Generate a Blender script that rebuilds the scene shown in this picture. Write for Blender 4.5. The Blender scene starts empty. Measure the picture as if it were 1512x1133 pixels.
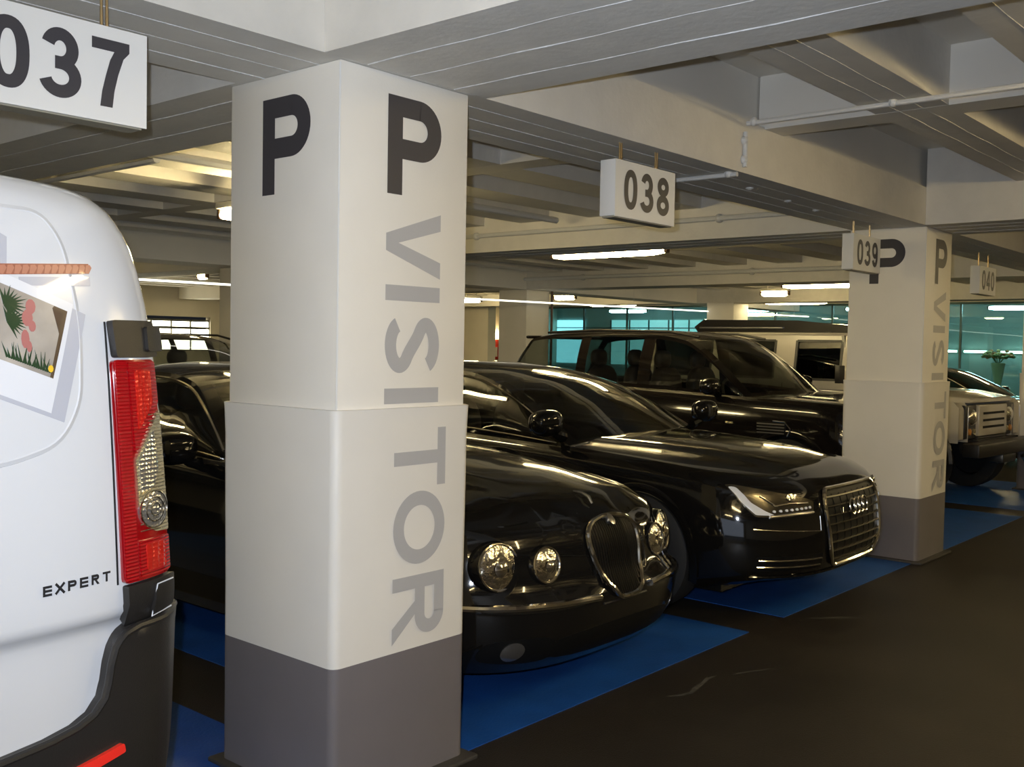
import bpy, bmesh, math, random
from mathutils import Vector, Matrix
from mathutils.geometry import delaunay_2d_cdt
random.seed(7)
PI = math.pi
sc = bpy.context.scene
COL = sc.collection

# ---------------------------------------------------------------- camera, world, exposure
FPX, YAW, PITCH, ROLL, EYE = 1518.08, math.radians(40.59638), math.radians(-2.19576), math.radians(1.0297), 1.6
fw = Vector((math.cos(YAW)*math.cos(PITCH), math.sin(YAW)*math.cos(PITCH), math.sin(PITCH)))
rt = Vector((math.sin(YAW), -math.cos(YAW), 0)); up = rt.cross(fw)
r2 = rt*math.cos(ROLL)+up*math.sin(ROLL); u2 = -rt*math.sin(ROLL)+up*math.cos(ROLL)
cd = bpy.data.cameras.new('camera'); cam = bpy.data.objects.new('camera', cd); COL.objects.link(cam)
cd.sensor_fit = 'HORIZONTAL'; cd.sensor_width = 36.0; cd.lens = 36.0*FPX/1512.0
cd.clip_start = 0.02; cd.clip_end = 200
M = Matrix.Identity(4)
for i in range(3):
    M[i][0], M[i][1], M[i][2] = r2[i], u2[i], -fw[i]
M[2][3] = EYE
cam.matrix_world = M
sc.camera = cam
w = bpy.data.worlds.new('world'); sc.world = w; w.use_nodes = True
w.node_tree.nodes['Background'].inputs[0].default_value = (.55, .6, .7, 1)
w.node_tree.nodes['Background'].inputs[1].default_value = .02
sc.view_settings.view_transform = 'Standard'; sc.view_settings.look = 'None'
sc.view_settings.gamma = 1.0; sc.view_settings.use_curve_mapping = False
sc.view_settings.exposure = 0.0
# the photographer's flash, beside the lens
FLASH_W, TUBE_E, AISLE_E, DAY_W = 370.0, 74.0, 62.0, 80.0
ld = bpy.data.lights.new('camera_flash', 'SPOT'); ld.energy = FLASH_W; ld.color = (.78, .86, 1.0); ld.shadow_soft_size = .012; ld.spot_size = math.radians(106); ld.spot_blend = 1.0
lo = bpy.data.objects.new('camera_flash', ld); COL.objects.link(lo)
lo.matrix_world = M.copy(); lo.location = Vector((0, 0, EYE)) - r2*.05 + u2*.055 + fw*.03
# cool daylight entering through the open garage entrance behind the photographer
dl = bpy.data.lights.new('entrance_daylight', 'AREA'); dl.shape = 'RECTANGLE'; dl.size = 7.0; dl.size_y = 2.2; dl.energy = DAY_W; dl.color = (.72, .82, 1.0)
do = bpy.data.objects.new('entrance_daylight', dl); COL.objects.link(do); do.location = (-8.05, -2.6, 1.3); do.rotation_euler = (PI/2, 0, -PI/2)

# ---------------------------------------------------------------- materials
MATS = {}
def mat(name, col, rough=.5, metal=0.0, coat=0.0, noise=0.0, nscale=8.0, bump=0.0, bscale=60.0, stretch=None, spec=.5,
        emit=None, estr=0.0, dark=None, alpha=1.0, trans=0.0, ior=1.45, coat_rough=.03):
    if name in MATS: return MATS[name]
    m = bpy.data.materials.new(name); m.use_nodes = True; MATS[name] = m
    nt = m.node_tree; b = nt.nodes['Principled BSDF']
    b.inputs['Base Color'].default_value = (*col, 1); b.inputs['Roughness'].default_value = rough
    b.inputs['Metallic'].default_value = metal; b.inputs['Coat Weight'].default_value = coat
    b.inputs['Coat Roughness'].default_value = coat_rough
    b.inputs['Specular IOR Level'].default_value = spec
    b.inputs['Alpha'].default_value = alpha; b.inputs['Transmission Weight'].default_value = trans; b.inputs['IOR'].default_value = ior
    if emit: b.inputs['Emission Color'].default_value = (*emit, 1); b.inputs['Emission Strength'].default_value = estr
    if noise or bump:
        tc = nt.nodes.new('ShaderNodeTexCoord'); mp = nt.nodes.new('ShaderNodeMapping')
        nt.links.new(tc.outputs['Object'], mp.inputs['Vector'])
        if stretch: mp.inputs['Scale'].default_value = stretch
        if noise:
            n = nt.nodes.new('ShaderNodeTexNoise'); n.inputs['Scale'].default_value = nscale; n.inputs['Detail'].default_value = 6
            nt.links.new(mp.outputs[0], n.inputs['Vector'])
            r = nt.nodes.new('ShaderNodeValToRGB'); r.color_ramp.elements[0].position = .3; r.color_ramp.elements[1].position = .7
            d = dark if dark else tuple(c*(1-noise) for c in col)
            r.color_ramp.elements[0].color = (*d, 1); r.color_ramp.elements[1].color = (*col, 1)
            nt.links.new(n.outputs['Fac'], r.inputs['Fac']); nt.links.new(r.outputs['Color'], b.inputs['Base Color'])
        if bump:
            n2 = nt.nodes.new('ShaderNodeTexNoise'); n2.inputs['Scale'].default_value = bscale; n2.inputs['Detail'].default_value = 4
            nt.links.new(mp.outputs[0], n2.inputs['Vector'])
            bp = nt.nodes.new('ShaderNodeBump'); bp.inputs['Strength'].default_value = bump; bp.inputs['Distance'].default_value = .01
            nt.links.new(n2.outputs['Fac'], bp.inputs['Height']); nt.links.new(bp.outputs['Normal'], b.inputs['Normal'])
    return m

def glass_mat(name, tint, density):
    m = bpy.data.materials.new(name); m.use_nodes = True; MATS[name] = m
    nt = m.node_tree; nt.nodes.clear()
    o = nt.nodes.new('ShaderNodeOutputMaterial'); t = nt.nodes.new('ShaderNodeBsdfTransparent'); g = nt.nodes.new('ShaderNodeBsdfGlossy')
    mx = nt.nodes.new('ShaderNodeMixShader'); lw = nt.nodes.new('ShaderNodeLayerWeight'); lw.inputs['Blend'].default_value = .5; pw = nt.nodes.new('ShaderNodeMath'); pw.operation = 'POWER'; pw.inputs[1].default_value = 4.0
    f = nt.nodes.new('ShaderNodeMath'); f.operation = 'MULTIPLY_ADD'; f.inputs[1].default_value = .92; f.inputs[2].default_value = .06; f.use_clamp = True
    nt.links.new(lw.outputs['Facing'], pw.inputs[0]); nt.links.new(pw.outputs[0], f.inputs[0])
    t.inputs['Color'].default_value = (*[c*density for c in tint], 1); g.inputs['Roughness'].default_value = .01
    g.inputs['Color'].default_value = (1, 1, 1, 1)
    nt.links.new(f.outputs[0], mx.inputs[0]); nt.links.new(t.outputs[0], mx.inputs[1]); nt.links.new(g.outputs[0], mx.inputs[2])
    nt.links.new(mx.outputs[0], o.inputs[0]); return m

def relief(name, col, rough, metal, kind, scale, strength, coat=1.0):
    m = mat(name, col, rough, metal=metal, coat=coat); nt = m.node_tree; b = nt.nodes['Principled BSDF']
    tc = nt.nodes.new('ShaderNodeTexCoord')
    if kind == 'ribs':
        t = nt.nodes.new('ShaderNodeTexWave'); t.bands_direction = 'Z'; t.inputs['Scale'].default_value = scale; o = t.outputs['Fac']
    else:
        t = nt.nodes.new('ShaderNodeTexVoronoi'); t.inputs['Scale'].default_value = scale; t.inputs['Randomness'].default_value = .15; o = t.outputs['Distance']
    nt.links.new(tc.outputs['Object'], t.inputs['Vector'])
    bp = nt.nodes.new('ShaderNodeBump'); bp.inputs['Strength'].default_value = strength; bp.inputs['Distance'].default_value = .004
    nt.links.new(o, bp.inputs['Height']); nt.links.new(bp.outputs['Normal'], b.inputs['Normal'])
    return m
def emis(name, col, s): return mat(name, (.8, .8, .8), .4, emit=col, estr=s)

PAINT = mat('white_concrete_paint', (.74, .705, .63), .55, noise=.05, nscale=3.0, bump=.08, bscale=18)
SOFFIT = mat('board_marked_concrete', (.71, .68, .615), .6, noise=.08, nscale=7, bump=.16, bscale=30, stretch=(1, 1, 1))
SEAM = mat('seam_paint', (.74, .73, .70), .6, noise=.35, nscale=26)
COLPAINT = mat('column_wrap', (.78, .745, .67), .5, noise=.04, nscale=4, bump=.05, bscale=120)
SLEEVE = mat('padded_sleeve', (.76, .73, .67), .42, noise=.05, nscale=3, bump=.10, bscale=6)
GREYBAND = mat('grey_vinyl', (.165, .15, .155), .45, noise=.06, nscale=5)
LDARK = mat('charcoal_print', (.045, .042, .048), .5)
LGREY = mat('grey_print', (.42, .415, .415), .5)
FLOOR = mat('asphalt_floor', (.030, .025, .020), .5, noise=.35, nscale=1.6, bump=.35, bscale=160, spec=.3)
BLUE = mat('blue_bay_paint', (.010, .085, .36), .5, noise=.25, nscale=5, bump=.2, bscale=90)
DUSTM = mat('pale_scuff', (.085, .080, .070), .7, noise=.6, nscale=30)
WALLM = mat('wall_paint', (.62, .57, .47), .6, noise=.08, nscale=2)
PIPE = mat('conduit_paint', (.62, .62, .60), .4)
DPIPE = mat('dark_pipe', (.10, .06, .04), .5)
BRASS = mat('brass_rod', (.55, .40, .20), .3, metal=.9)
SIGNW = mat('sign_white', (.72, .715, .69), .45)
SIGNBK = mat('sign_under', (.30, .28, .22), .5)
LAMPBODY = mat('lamp_body', (.65, .63, .55), .4)
TUBEM = emis('lamp_tube', (1.0, .80, .40), TUBE_E)
TUBEA = emis('aisle_lamp_tube', (1.0, .77, .38), AISLE_E)
BLACK = mat('black_car_paint', (.006, .0055, .005), .08, coat=.6, spec=.25)
BLACK2 = mat('black_suv_paint', (.009, .007, .006), .08, coat=.6, spec=.25)
VANW = mat('white_van_paint', (.57, .58, .60), .16, coat=.8, bump=.0)
BPLAST = mat('black_plastic', (.017, .0155, .0145), .40, bump=.1, bscale=300)
RUBBER = mat('tyre_rubber', (.012, .012, .012), .75)
CHROME = mat('chrome', (.80, .77, .70), .10, metal=1.0)
SILVER = mat('silver_alloy', (.55, .54, .52), .28, metal=1.0)
REFL = mat('lamp_reflector', (.85, .83, .78), .10, metal=1.0, bump=.9, bscale=26)
REFLW = mat('lamp_white', (.85, .85, .85), .2, coat=1.0)
DARKIN = mat('dark_interior', (.030, .024, .018), .7)
SEATM = mat('dark_leather', (.045, .036, .028), .5)
GRILLEBK = mat('grille_black', (.004, .004, .004), .55, spec=.2)
GRBAR = mat('grille_bar', (.045, .04, .035), .3, metal=.9)
GLASS = glass_mat('car_glass', (.95, 1.0, .97), .62)
GLASSD = glass_mat('dark_car_glass', (.85, .9, .85), .34)
WGLASS = glass_mat('partition_glass', (.68, .91, .90), .84)
DEFW = mat('defender_silver', (.50, .46, .38), .25, coat=.6)
RED = relief('red_lens', (.36, .003, .006), .14, 0, 'ribs', 38, .8, .6)
REDGLOW = mat('red_reflector', (.75, .02, .01), .15, coat=1.0, emit=(1, .05, .02), estr=.0)
REDD = mat('dark_red_lens', (.26, .002, .004), .1, coat=1.0)
CLEARL = relief('clear_lens', (.66, .58, .36), .2, .8, 'ribs', 38, .9, .5)

# ---------------------------------------------------------------- mesh helpers
class MB:
    def __init__(s): s.v = []; s.f = []
    def add(s, vs, fs):
        o = len(s.v); s.v += [tuple(p) for p in vs]; s.f += [tuple(i+o for i in f) for f in fs]; return s
    def box(s, x0, x1, y0, y1, z0, z1):
        return s.add([(x0,y0,z0),(x1,y0,z0),(x1,y1,z0),(x0,y1,z0),(x0,y0,z1),(x1,y0,z1),(x1,y1,z1),(x0,y1,z1)],
                     [(0,3,2,1),(4,5,6,7),(0,1,5,4),(1,2,6,5),(2,3,7,6),(3,0,4,7)])
    def grid(s, rows, closed=False):
        n = len(rows[0]); vs = [p for r in rows for p in r]; fs = []
        for i in range(len(rows)-1):
            for j in range(n if closed else n-1):
                k = (j+1) % n; fs.append((i*n+j, i*n+k, (i+1)*n+k, (i+1)*n+j))
        return s.add(vs, fs)
    def tube(s, path, r, n=8, closed=False, caps=True):
        P = [Vector(p) for p in path]; N = len(P); rows = []
        up0 = None
        for i in range(N):
            a = P[(i-1) % N] if (closed or i > 0) else P[i]; b = P[(i+1) % N] if (closed or i < N-1) else P[i]
            t = (b-a).normalized()
            if up0 is None:
                up0 = Vector((0, 0, 1)) if abs(t.z) < .9 else Vector((1, 0, 0))
            u = (up0 - t*up0.dot(t))
            if u.length < 1e-5: u = Vector((1, 0, 0)) - t*t.x
            u.normalize(); up0 = u; q = t.cross(u)
            rr = r[i] if isinstance(r, (list, tuple)) else r
            rows.append([P[i]+u*(rr*math.cos(2*PI*k/n))+q*(rr*math.sin(2*PI*k/n)) for k in range(n)])
        if closed: rows.append(rows[0])
        o = len(s.v); s.grid(rows, True)
        if caps and not closed:
            s.f.append(tuple(o+k for k in range(n))[::-1]); s.f.append(tuple(o+(N-1)*n+k for k in range(n)))
        return s
    def lathe(s, prof, c, axis='x', n=24):
        rows = []
        for (h, r) in prof:
            row = []
            for k in range(n):
                a = 2*PI*k/n; p, q = r*math.cos(a), r*math.sin(a)
                row.append({'x': (c[0]+h, c[1]+p, c[2]+q), 'y': (c[0]+p, c[1]+h, c[2]+q), 'z': (c[0]+p, c[1]+q, c[2]+h)}[axis])
            rows.append(row)
        return s.grid(rows, True)
    def prism(s, poly, z0, z1):
        n = len(poly)
        s.add([(x, y, z0) for x, y in poly]+[(x, y, z1) for x, y in poly],
              [tuple(range(n))[::-1], tuple(range(n, 2*n))]+[(i, (i+1) % n, n+(i+1) % n, n+i) for i in range(n)])
        return s
    def ell(s, c, r, n=16, m=10, e=1.0):
        def sp(a, e): return math.copysign(abs(a)**e, a)
        rows = []
        for i in range(m+1):
            t = -PI/2+PI*i/m
            rows.append([(c[0]+r[0]*sp(math.cos(t), e)*sp(math.cos(2*PI*k/n), e), c[1]+r[1]*sp(math.cos(t), e)*sp(math.sin(2*PI*k/n), e),
                          c[2]+r[2]*sp(math.sin(t), e)) for k in range(n)])
        return s.grid(rows, True)
    def build(s, name, m, parent=None, smooth=False, bevel=0.0, seg=2, weld=True, kind=None):
        me = bpy.data.meshes.new(name); me.from_pydata(s.v, [], s.f)
        bm = bmesh.new(); bm.from_mesh(me)
        if weld: bmesh.ops.remove_doubles(bm, verts=bm.verts, dist=1e-5)
        bmesh.ops.dissolve_degenerate(bm, edges=bm.edges, dist=1e-6)
        if bevel:
            es = [e for e in bm.edges if len(e.link_faces) == 2 and e.calc_face_angle(0) > .5]
            bmesh.ops.bevel(bm, geom=es, offset=bevel, segments=seg, affect='EDGES', profile=.5, clamp_overlap=True)
        bmesh.ops.recalc_face_normals(bm, faces=bm.faces)
        if smooth or bevel:
            for f in bm.faces: f.smooth = True
            for e in bm.edges:
                if len(e.link_faces) == 2 and e.calc_face_angle(0) > (.75 if not bevel else .6): e.smooth = False
        bm.to_mesh(me); bm.free()
        if isinstance(m, (list, tuple)):
            for q in m: me.materials.append(q)
        else: me.materials.append(m)
        o = bpy.data.objects.new(name, me); COL.objects.link(o)
        if parent: o.parent = parent
        if kind: o['kind'] = kind
        return o

def thing(name, label, cat, loc=(0, 0, 0), rotz=0.0, group=None):
    o = bpy.data.objects.new(name, None); COL.objects.link(o); o.empty_display_size = .1
    o.location = loc; o.rotation_euler = (0, 0, rotz); o['label'] = label; o['category'] = cat
    if group: o['group'] = group
    return o
def tag(o, label, cat, group=None):
    o['label'] = label; o['category'] = cat
    if group: o['group'] = group
    return o
def struct(name, mb, m, label=None, **k):
    o = mb.build(name, m, **k); o['kind'] = 'structure'
    if label: o['label'] = label
    return o
def copy_tree(o, parent=None):
    c = o.copy(); COL.objects.link(c); c.parent = parent
    for ch in list(o.children): copy_tree(ch, c)
    return c
def box_part(name, b, m, parent, bevel=0.0): return MB().box(*b).build(name, m, parent, bevel=bevel)

def pchip(pts):
    xs = [p[0] for p in pts]; ys = [p[1] for p in pts]; n = len(xs)
    h = [xs[i+1]-xs[i] for i in range(n-1)]; d = [(ys[i+1]-ys[i])/h[i] for i in range(n-1)]
    m = [0.0]*n
    if n == 2: m = [d[0], d[0]]
    else:
        for i in range(1, n-1):
            if d[i-1]*d[i] > 0:
                w1, w2 = 2*h[i]+h[i-1], h[i]+2*h[i-1]; m[i] = (w1+w2)/(w1/d[i-1]+w2/d[i])
        m[0], m[-1] = d[0], d[-1]
    def f(x):
        if x <= xs[0]: return ys[0]
        if x >= xs[-1]: return ys[-1]
        i = 0
        while x > xs[i+1]: i += 1
        t = (x-xs[i])/h[i]; t2, t3 = t*t, t*t*t
        return (2*t3-3*t2+1)*ys[i]+(t3-2*t2+t)*h[i]*m[i]+(-2*t3+3*t2)*ys[i+1]+(t3-t2)*h[i]*m[i+1]
    return f

# ---------------------------------------------------------------- lettering (stroked glyphs in a unit-height box)
def arc(cx, cy, rx, ry, a0, a1, n=22, e=1.0):
    out = []
    for i in range(n+1):
        a = math.radians(a0+(a1-a0)*i/n); c, q = math.cos(a), math.sin(a)
        out.append((cx+rx*math.copysign(abs(c)**e, c), cy+ry*math.copysign(abs(q)**e, q)))
    return out
def glyph(ch, wd, sw):
    """returns (strokes, polys); box is wd wide and 1 high"""
    h = sw/2; S = []; Pg = []
    if ch == 'P':
        yb = .37+h; r = (1-h-yb)/2
        S += [[(h, 0), (h, 1)], [(h, 1-h), (wd-h-r, 1-h)]+arc(wd-h-r, (1-h+yb)/2, r, r, 90, -90)+[(h, yb)]]
    elif ch == 'V':
        k = sw*1.12
        Pg += [[(0, 1), (k, 1), (wd/2, .22), (wd/2, 0), (wd/2-k/2, 0)], [(wd, 1), (wd/2+k/2, 0), (wd/2, 0), (wd/2, .22), (wd-k, 1)]]
    elif ch == 'I': Pg += [[(0, 0), (wd, 0), (wd, 1), (0, 1)]]
    elif ch == 'T': Pg += [[(0, 1-sw*.85), (wd, 1-sw*.85), (wd, 1), (0, 1)], [(wd/2-h, 0), (wd/2+h, 0), (wd/2+h, 1-sw*.85), (wd/2-h, 1-sw*.85)]]
    elif ch == 'O': S += [arc(wd/2, .5, wd/2-h, .5-h, 0, 360, 48)]
    elif ch == '0': S += [arc(wd/2, .5, wd/2-h, .5-h, 0, 360, 48, .85)]
    elif ch == 'R':
        yb = .43+h; r = (1-h-yb)/2
        S += [[(h, 0), (h, 1)], [(h, 1-h), (wd*.93-h-r, 1-h)]+arc(wd*.93-h-r, (1-h+yb)/2, r, r, 90, -90)+[(h, yb)]]
        Pg += [[(wd*.38, .45), (wd*.38+sw*1.0, .45), (wd, 0), (wd-sw*1.2, 0)]]
    elif ch == 'S':
        a = arc(wd/2, .745, wd/2-h, .255-h, 15, 245, 30)[:-2]; b = arc(wd/2, .265, wd/2-h, .265-h, 60, -165, 30)[2:]
        mid = []; p0, p1 = a[-1], b[0]
        for i in range(1, 10):
            t = i/10; mid.append((p0[0]+(p1[0]-p0[0])*t, p0[1]+(p1[1]-p0[1])*(t*t*(3-2*t)*.35+t*.65)))
        S += [a+mid+b]
    elif ch == '3':
        ru, rl = (.5-h)/2, (.5-h)/2
        S += [arc(wd*.47, 1-h-ru, wd*.46-h, ru, 165, -90, 28)+[(wd*.34, .5)], [(wd*.34, .5)]+arc(wd*.47, .5-rl, wd*.53-h, rl, 90, -165, 28)]
    elif ch == '8':
        S += [arc(wd/2, .745, wd*.46-h, .255-h, 0, 360, 36), arc(wd/2, .27, wd*.5-h, .27-h, 0, 360, 36)]
    elif ch == '9':
        S += [arc(wd/2, .67, wd*.5-h, .33-h, 0, 360, 36), [(wd-h, .67)]+arc(wd/2, .36, wd*.5-h, .36-h, 0, -160, 24)]
    elif ch == '7':
        q = sw*1.05; Rr = [(wd, 1-sw*.75), (wd*.84, .75), (wd*.70, .50), (wd*.60, .25), (wd*.55, 0)]; Ll = [(wd-q*1.25, 1-sw*.9), (wd*.84-q*1.1, .75-.05), (wd*.70-q*1.02, .46), (wd*.60-q, .23), (wd*.55-q, 0)]
        Pg += [[(0, 1-sw*.9), (wd-q*1.25, 1-sw*.9), (wd, 1-sw*.75), (wd, 1), (0, 1)]]+[[Ll[i], Ll[i+1], Rr[i+1], Rr[i]] for i in range(4)]
    elif ch == '4':
        S += [[(wd*.72, 0), (wd*.72, 1)], [(0, .25+h*.6), (wd, .25+h*.6)], [(wd*.70, .96), (h*.5, .25+h)]]
    elif ch == 'E': Pg += [[(0,0),(sw,0),(sw,1),(0,1)]]+[[(0,y),(wd,y),(wd,y+sw*.9),(0,y+sw*.9)] for y in (0,.5-sw*.45,1-sw*.9)]
    elif ch == 'L': Pg += [[(0, 0), (sw, 0), (sw, 1), (0, 1)], [(0, 0), (wd, 0), (wd, sw*.9), (0, sw*.9)]]
    elif ch == 'A': S += [[(h, 0), (wd/2, 1-h*.3), (wd-h, 0)], [(wd*.22, .3), (wd*.78, .3)]]
    elif ch == 'N': Pg += [[(0, 0), (sw, 0), (sw, 1), (0, 1)], [(wd-sw, 0), (wd, 0), (wd, 1), (wd-sw, 1)], [(0, 1), (sw*1.1, 1), (wd, 0), (wd-sw*1.1, 0)]]
    elif ch == 'D': S += [[(h, 0), (h, 1)], [(h, 1-h)]+arc(wd*.45, .5, wd*.55-h, .5-h, 90, -90)+[(h, h)]]
    elif ch == 'X': S += [[(0, 0), (wd, 1)], [(wd, 0), (0, 1)]]
    return S, Pg
def letter(name, ch, place, wd, sw, m, parent, thick=.0012):
    """place(a, b, d) -> 3d point; a right 0..wd, b up 0..1, d proud distance"""
    S, Pg = glyph(ch, wd, sw); mb = MB()
    for pl in Pg:
        n = len(pl)
        mb.add([place(a, b, thick) for a, b in pl], [tuple(range(n))])
    for k, st in enumerate(S):
        n = len(st); closed = (abs(st[0][0]-st[-1][0])+abs(st[0][1]-st[-1][1])) < 1e-6
        L, R = [], []
        for i in range(n):
            a = st[i-1] if i > 0 else (st[-2] if closed else st[0]); b = st[i+1] if i < n-1 else (st[1] if closed else st[-1])
            dx, dy = b[0]-a[0], b[1]-a[1]; l = math.hypot(dx, dy) or 1; nx, ny = -dy/l*sw/2, dx/l*sw/2
            L.append(place(st[i][0]+nx, st[i][1]+ny, thick+.0002*(k+1))); R.append(place(st[i][0]-nx, st[i][1]-ny, thick+.0002*(k+1)))
        mb.grid([L, R])
    return mb.build(name, m, parent, weld=False)

# ================================================================ the setting
X1, Y1, CW, DX, SOF = 2.227, 2.68, .62, 5.615, 2.533
ROW2 = 11.24
SLAB = 3.09
struct('floor', MB().box(-8, 30, -7, 24, -.2, 0), FLOOR)
struct('ceiling', MB().box(-8, 30, -7, 24, SLAB, SLAB+.2), PAINT)
struct('wall_left', MB().box(-8.2, -8, 1.0, 24, 0, SLAB).box(-8.2, -8, -7, -6.2, 0, SLAB).box(-8.2, -8, -6.2, 1.0, 2.45, SLAB), WALLM)
struct('wall_front', MB().box(-8, 30, -7.2, -7, 0, SLAB), WALLM)
# back wall with a high lit window band
struct('wall_back', MB().box(-8, 11.2, 22, 22.2, 0, SLAB).box(14.3, 30, 22, 22.2, 0, SLAB).box(11.2, 14.3, 22, 22.2, 0, 1.3).box(11.2, 14.3, 22, 22.2, 2.12, SLAB), WALLM)
wb = thing('window_1', 'bright high window band in the far back wall', 'window', (11.2, 22.05, 1.3)); wb['kind'] = 'structure'
WLIT = emis('lit_window', (1.0, .93, .68), 7.0)
for i in range(6):
    box_part('pane', (i*.517+.02, (i+1)*.517-.02, 0, .02, .02, .52), WLIT, wb)
    box_part('pane', (i*.517+.03, (i+1)*.517-.03, 0, .02, .58, .70), WLIT, wb)
mf = MB()
for z in (0, .54, .72): mf.box(0, 3.1, -.02, .05, z, z+.03)
for i in range(7): mf.box(i*.517-.012, i*.517+.012, -.02, .05, 0, .75)
mf.build('window_frame', mat('dark_frame', (.07, .07, .05), .5), wb)

def seams(parent, along, lo_, hi, offs, z):
    for o in offs:
        n = 26; path = []; ph = random.random()*6
        for i in range(n+1):
            t = lo_+(hi-lo_)*i/n; d = o+.004*math.sin(ph+i*1.7)
            path.append((t, d, z) if along == 'x' else (d, t, z))
        MB().tube(path, [.0015+.003*random.random() for _ in path], 5).build('board_seam', SEAM, parent)

def beam(name, b, label, along='x', offs=(), m=SOFFIT, s=None):
    x0, x1, y0, y1, z0, z1 = b
    # soffit with a slightly chipped lower arris
    o = struct(name, MB().box(*b), m, label)
    if offs: seams(o, along, *(s if s else ((x0, x1) if along == 'x' else (y0, y1))), offs, z0)
    return o
# main beam over the column row, its upper part set back behind a ledge
beam('row_beam', (-8, 24, 2.665, 3.245, SOF, 2.81), 'white row beam over the front columns', 'x', (2.80, 2.95, 3.10), s=(-1, 16))
beam('row_beam_upper', (-8, 24, 2.71, 3.20, 2.81, SLAB), 'recessed upper part of the front row beam', m=PAINT)
beam('row_beam_rear', (-8, 24, ROW2-.01, ROW2+CW+.01, SOF, SLAB), 'row beam over the rear columns', m=PAINT)
for k in range(-1, 4):
    xk = X1+DX*k
    beam('cross_beam', (xk-.08, xk+.70, -7, 2.664, SOF, SLAB), 'cross beam over the driving aisle', 'y',
         (xk+.10, xk+.30, xk+.52) if k in (0, 1) else (), s=(-1.5, 2.66))
    beam('cross_beam', (xk-.02, xk+.60, 3.246, ROW2-.011, SOF, SLAB), 'cross beam over the parking bays', 'y',
         (xk+.14, xk+.36) if k in (0, 1) else (), s=(3.25, 8))
    beam('cross_beam', (xk-.02, xk+.60, ROW2+CW+.011, 22, SOF, SLAB), 'cross beam behind the rear columns', m=PAINT)
    beam('secondary_beam', (xk+2.97, xk+3.19, -7, 2.70, 2.80, SLAB), 'shallow cross rib over the aisle', m=PAINT)
    beam('secondary_beam', (xk+2.97, xk+3.19, 3.205, 22, 2.80, SLAB), 'shallow cross rib over the bays', m=PAINT)
y = 1.69
ribs = []
while y > -6.5: ribs.append(y); y -= .84
for i, y in enumerate(ribs):
    beam('ceiling_rib', (-8, 24, y, y+.36, 2.801, SLAB), 'ceiling rib over the aisle', 'x', (y+.12, y+.24) if i < 2 else (), s=(2.95, 8))
y = 3.75
while y < 21.5:
    if not (ROW2-.4 < y < ROW2+.65): beam('ceiling_rib', (-8, 24, y, y+.36, 2.801, SLAB), 'ceiling rib over the bays', m=SOFFIT)
    y += .84

# end wall: glazed lobby partition
struct('wall_right', MB().box(24, 24.15, -7, 4.4, 0, SLAB).box(24, 24.15, 20.9, 22, 0, SLAB).box(24, 24.15, 4.4, 20.9, 0, .5).box(24, 24.15, 4.4, 20.9, 2.72, SLAB), WALLM)
gp = thing('window_2', 'teal glazed lobby partition across the far end of the garage', 'window', (24.05, 4.4, .5)); gp['kind'] = 'structure'
npn = 11; pw_ = 16.5/npn
for i in range(npn):
    box_part('pane', (0, .012, i*pw_+.02, (i+1)*pw_-.02, .02, 2.18), WGLASS, gp)
FR = mat('teal_frame', (.05, .09, .09), .4, metal=.5)
for i in range(npn+1): box_part('mullion', (-.02, .04, i*pw_-.02, i*pw_+.02, 0, 2.20), FR, gp)
box_part('rail', (-.02, .04, 0, 16.5, 2.17, 2.22), FR, gp)
box_part('rail', (-.02, .04, 0, 16.5, 0, .04), FR, gp)
LOB = mat('lobby_wall', (.38, .46, .43), .6, noise=.1, nscale=1)
struct('wall_lobby', MB().box(28, 28.2, 4, 22, 0, SLAB), LOB)
wl = thing('window_3', 'bright cyan daylight window of the lobby behind the glass', 'window', (27.95, 15.8, 1.0)); wl['kind'] = 'structure'
CY = emis('cyan_daylight', (.42, .86, 1.0), 2.6); CY2 = emis('teal_daylight', (.35, .78, .78), 1.0)
box_part('pane', (0, .02, 5.0, 6.15, 0, 1.45), CY, wl)
for i in range(5): box_part('pane', (0, .02, .2+i*.74, .2+i*.74+.70, 0, 1.45), CY2, wl)
for i in range(6): box_part('mullion', (-.03, .03, .16+i*.74, .2+i*.74, 0, 1.45), FR, wl)
box_part('rail', (-.03, .03, .16, 6.15, 1.18, 1.21), FR, wl)

# blue bay markings on the floor
for k, lab in ((-1, 'blue painted bay floor under the white van'), (0, 'blue painted bay floor under the oval-grille black car'), (1, 'blue painted bay floor under the car with four rings'),
               (2, 'blue painted bay floor under the dark estate SUV'), (3, 'blue painted bay floor under the silver off-roader')):
    x0 = 2.87+2.8075*k-.0; m = MB().box(x0, x0+2.37, 2.70, 7.9, .0, .004)
    tag(m.build('bay_marking', BLUE), lab, 'floor marking', 'blue parking bay markings')
# pale scuffs on the aisle floor
def scuff(cx, cy, pts, lab):
    mb = MB(); L, R = [], []
    for (a, b, ww) in pts:
        L.append((cx+a, cy+b+ww, .0015)); R.append((cx+a, cy+b-ww, .0015))
    tag(mb.grid([L, R]).build('floor_scuff', DUSTM), lab, 'scuff', 'pale scuffs on the aisle floor')
scuff(4.0, 2.47, [(0, 0, .004), (.06, -.04, .012), (.13, -.06, .010), (.20, -.04, .016), (.28, -.03, .008), (.36, -.01, .012), (.42, -.02, .004)], 'long pale scuff on the dark floor in front of the blue paint')
scuff(4.50, 2.40, [(0, 0, .004), (.08, -.03, .010), (.18, -.08, .008), (.24, -.10, .003)], 'short faint scuff on the floor beyond the long one')
scuff(5.75, 2.60, [(0, 0, .006), (.08, -.08, .02), (.18, -.16, .03), (.24, -.24, .01)], 'faint scuff on the floor in front of the four-ring car')

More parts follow.
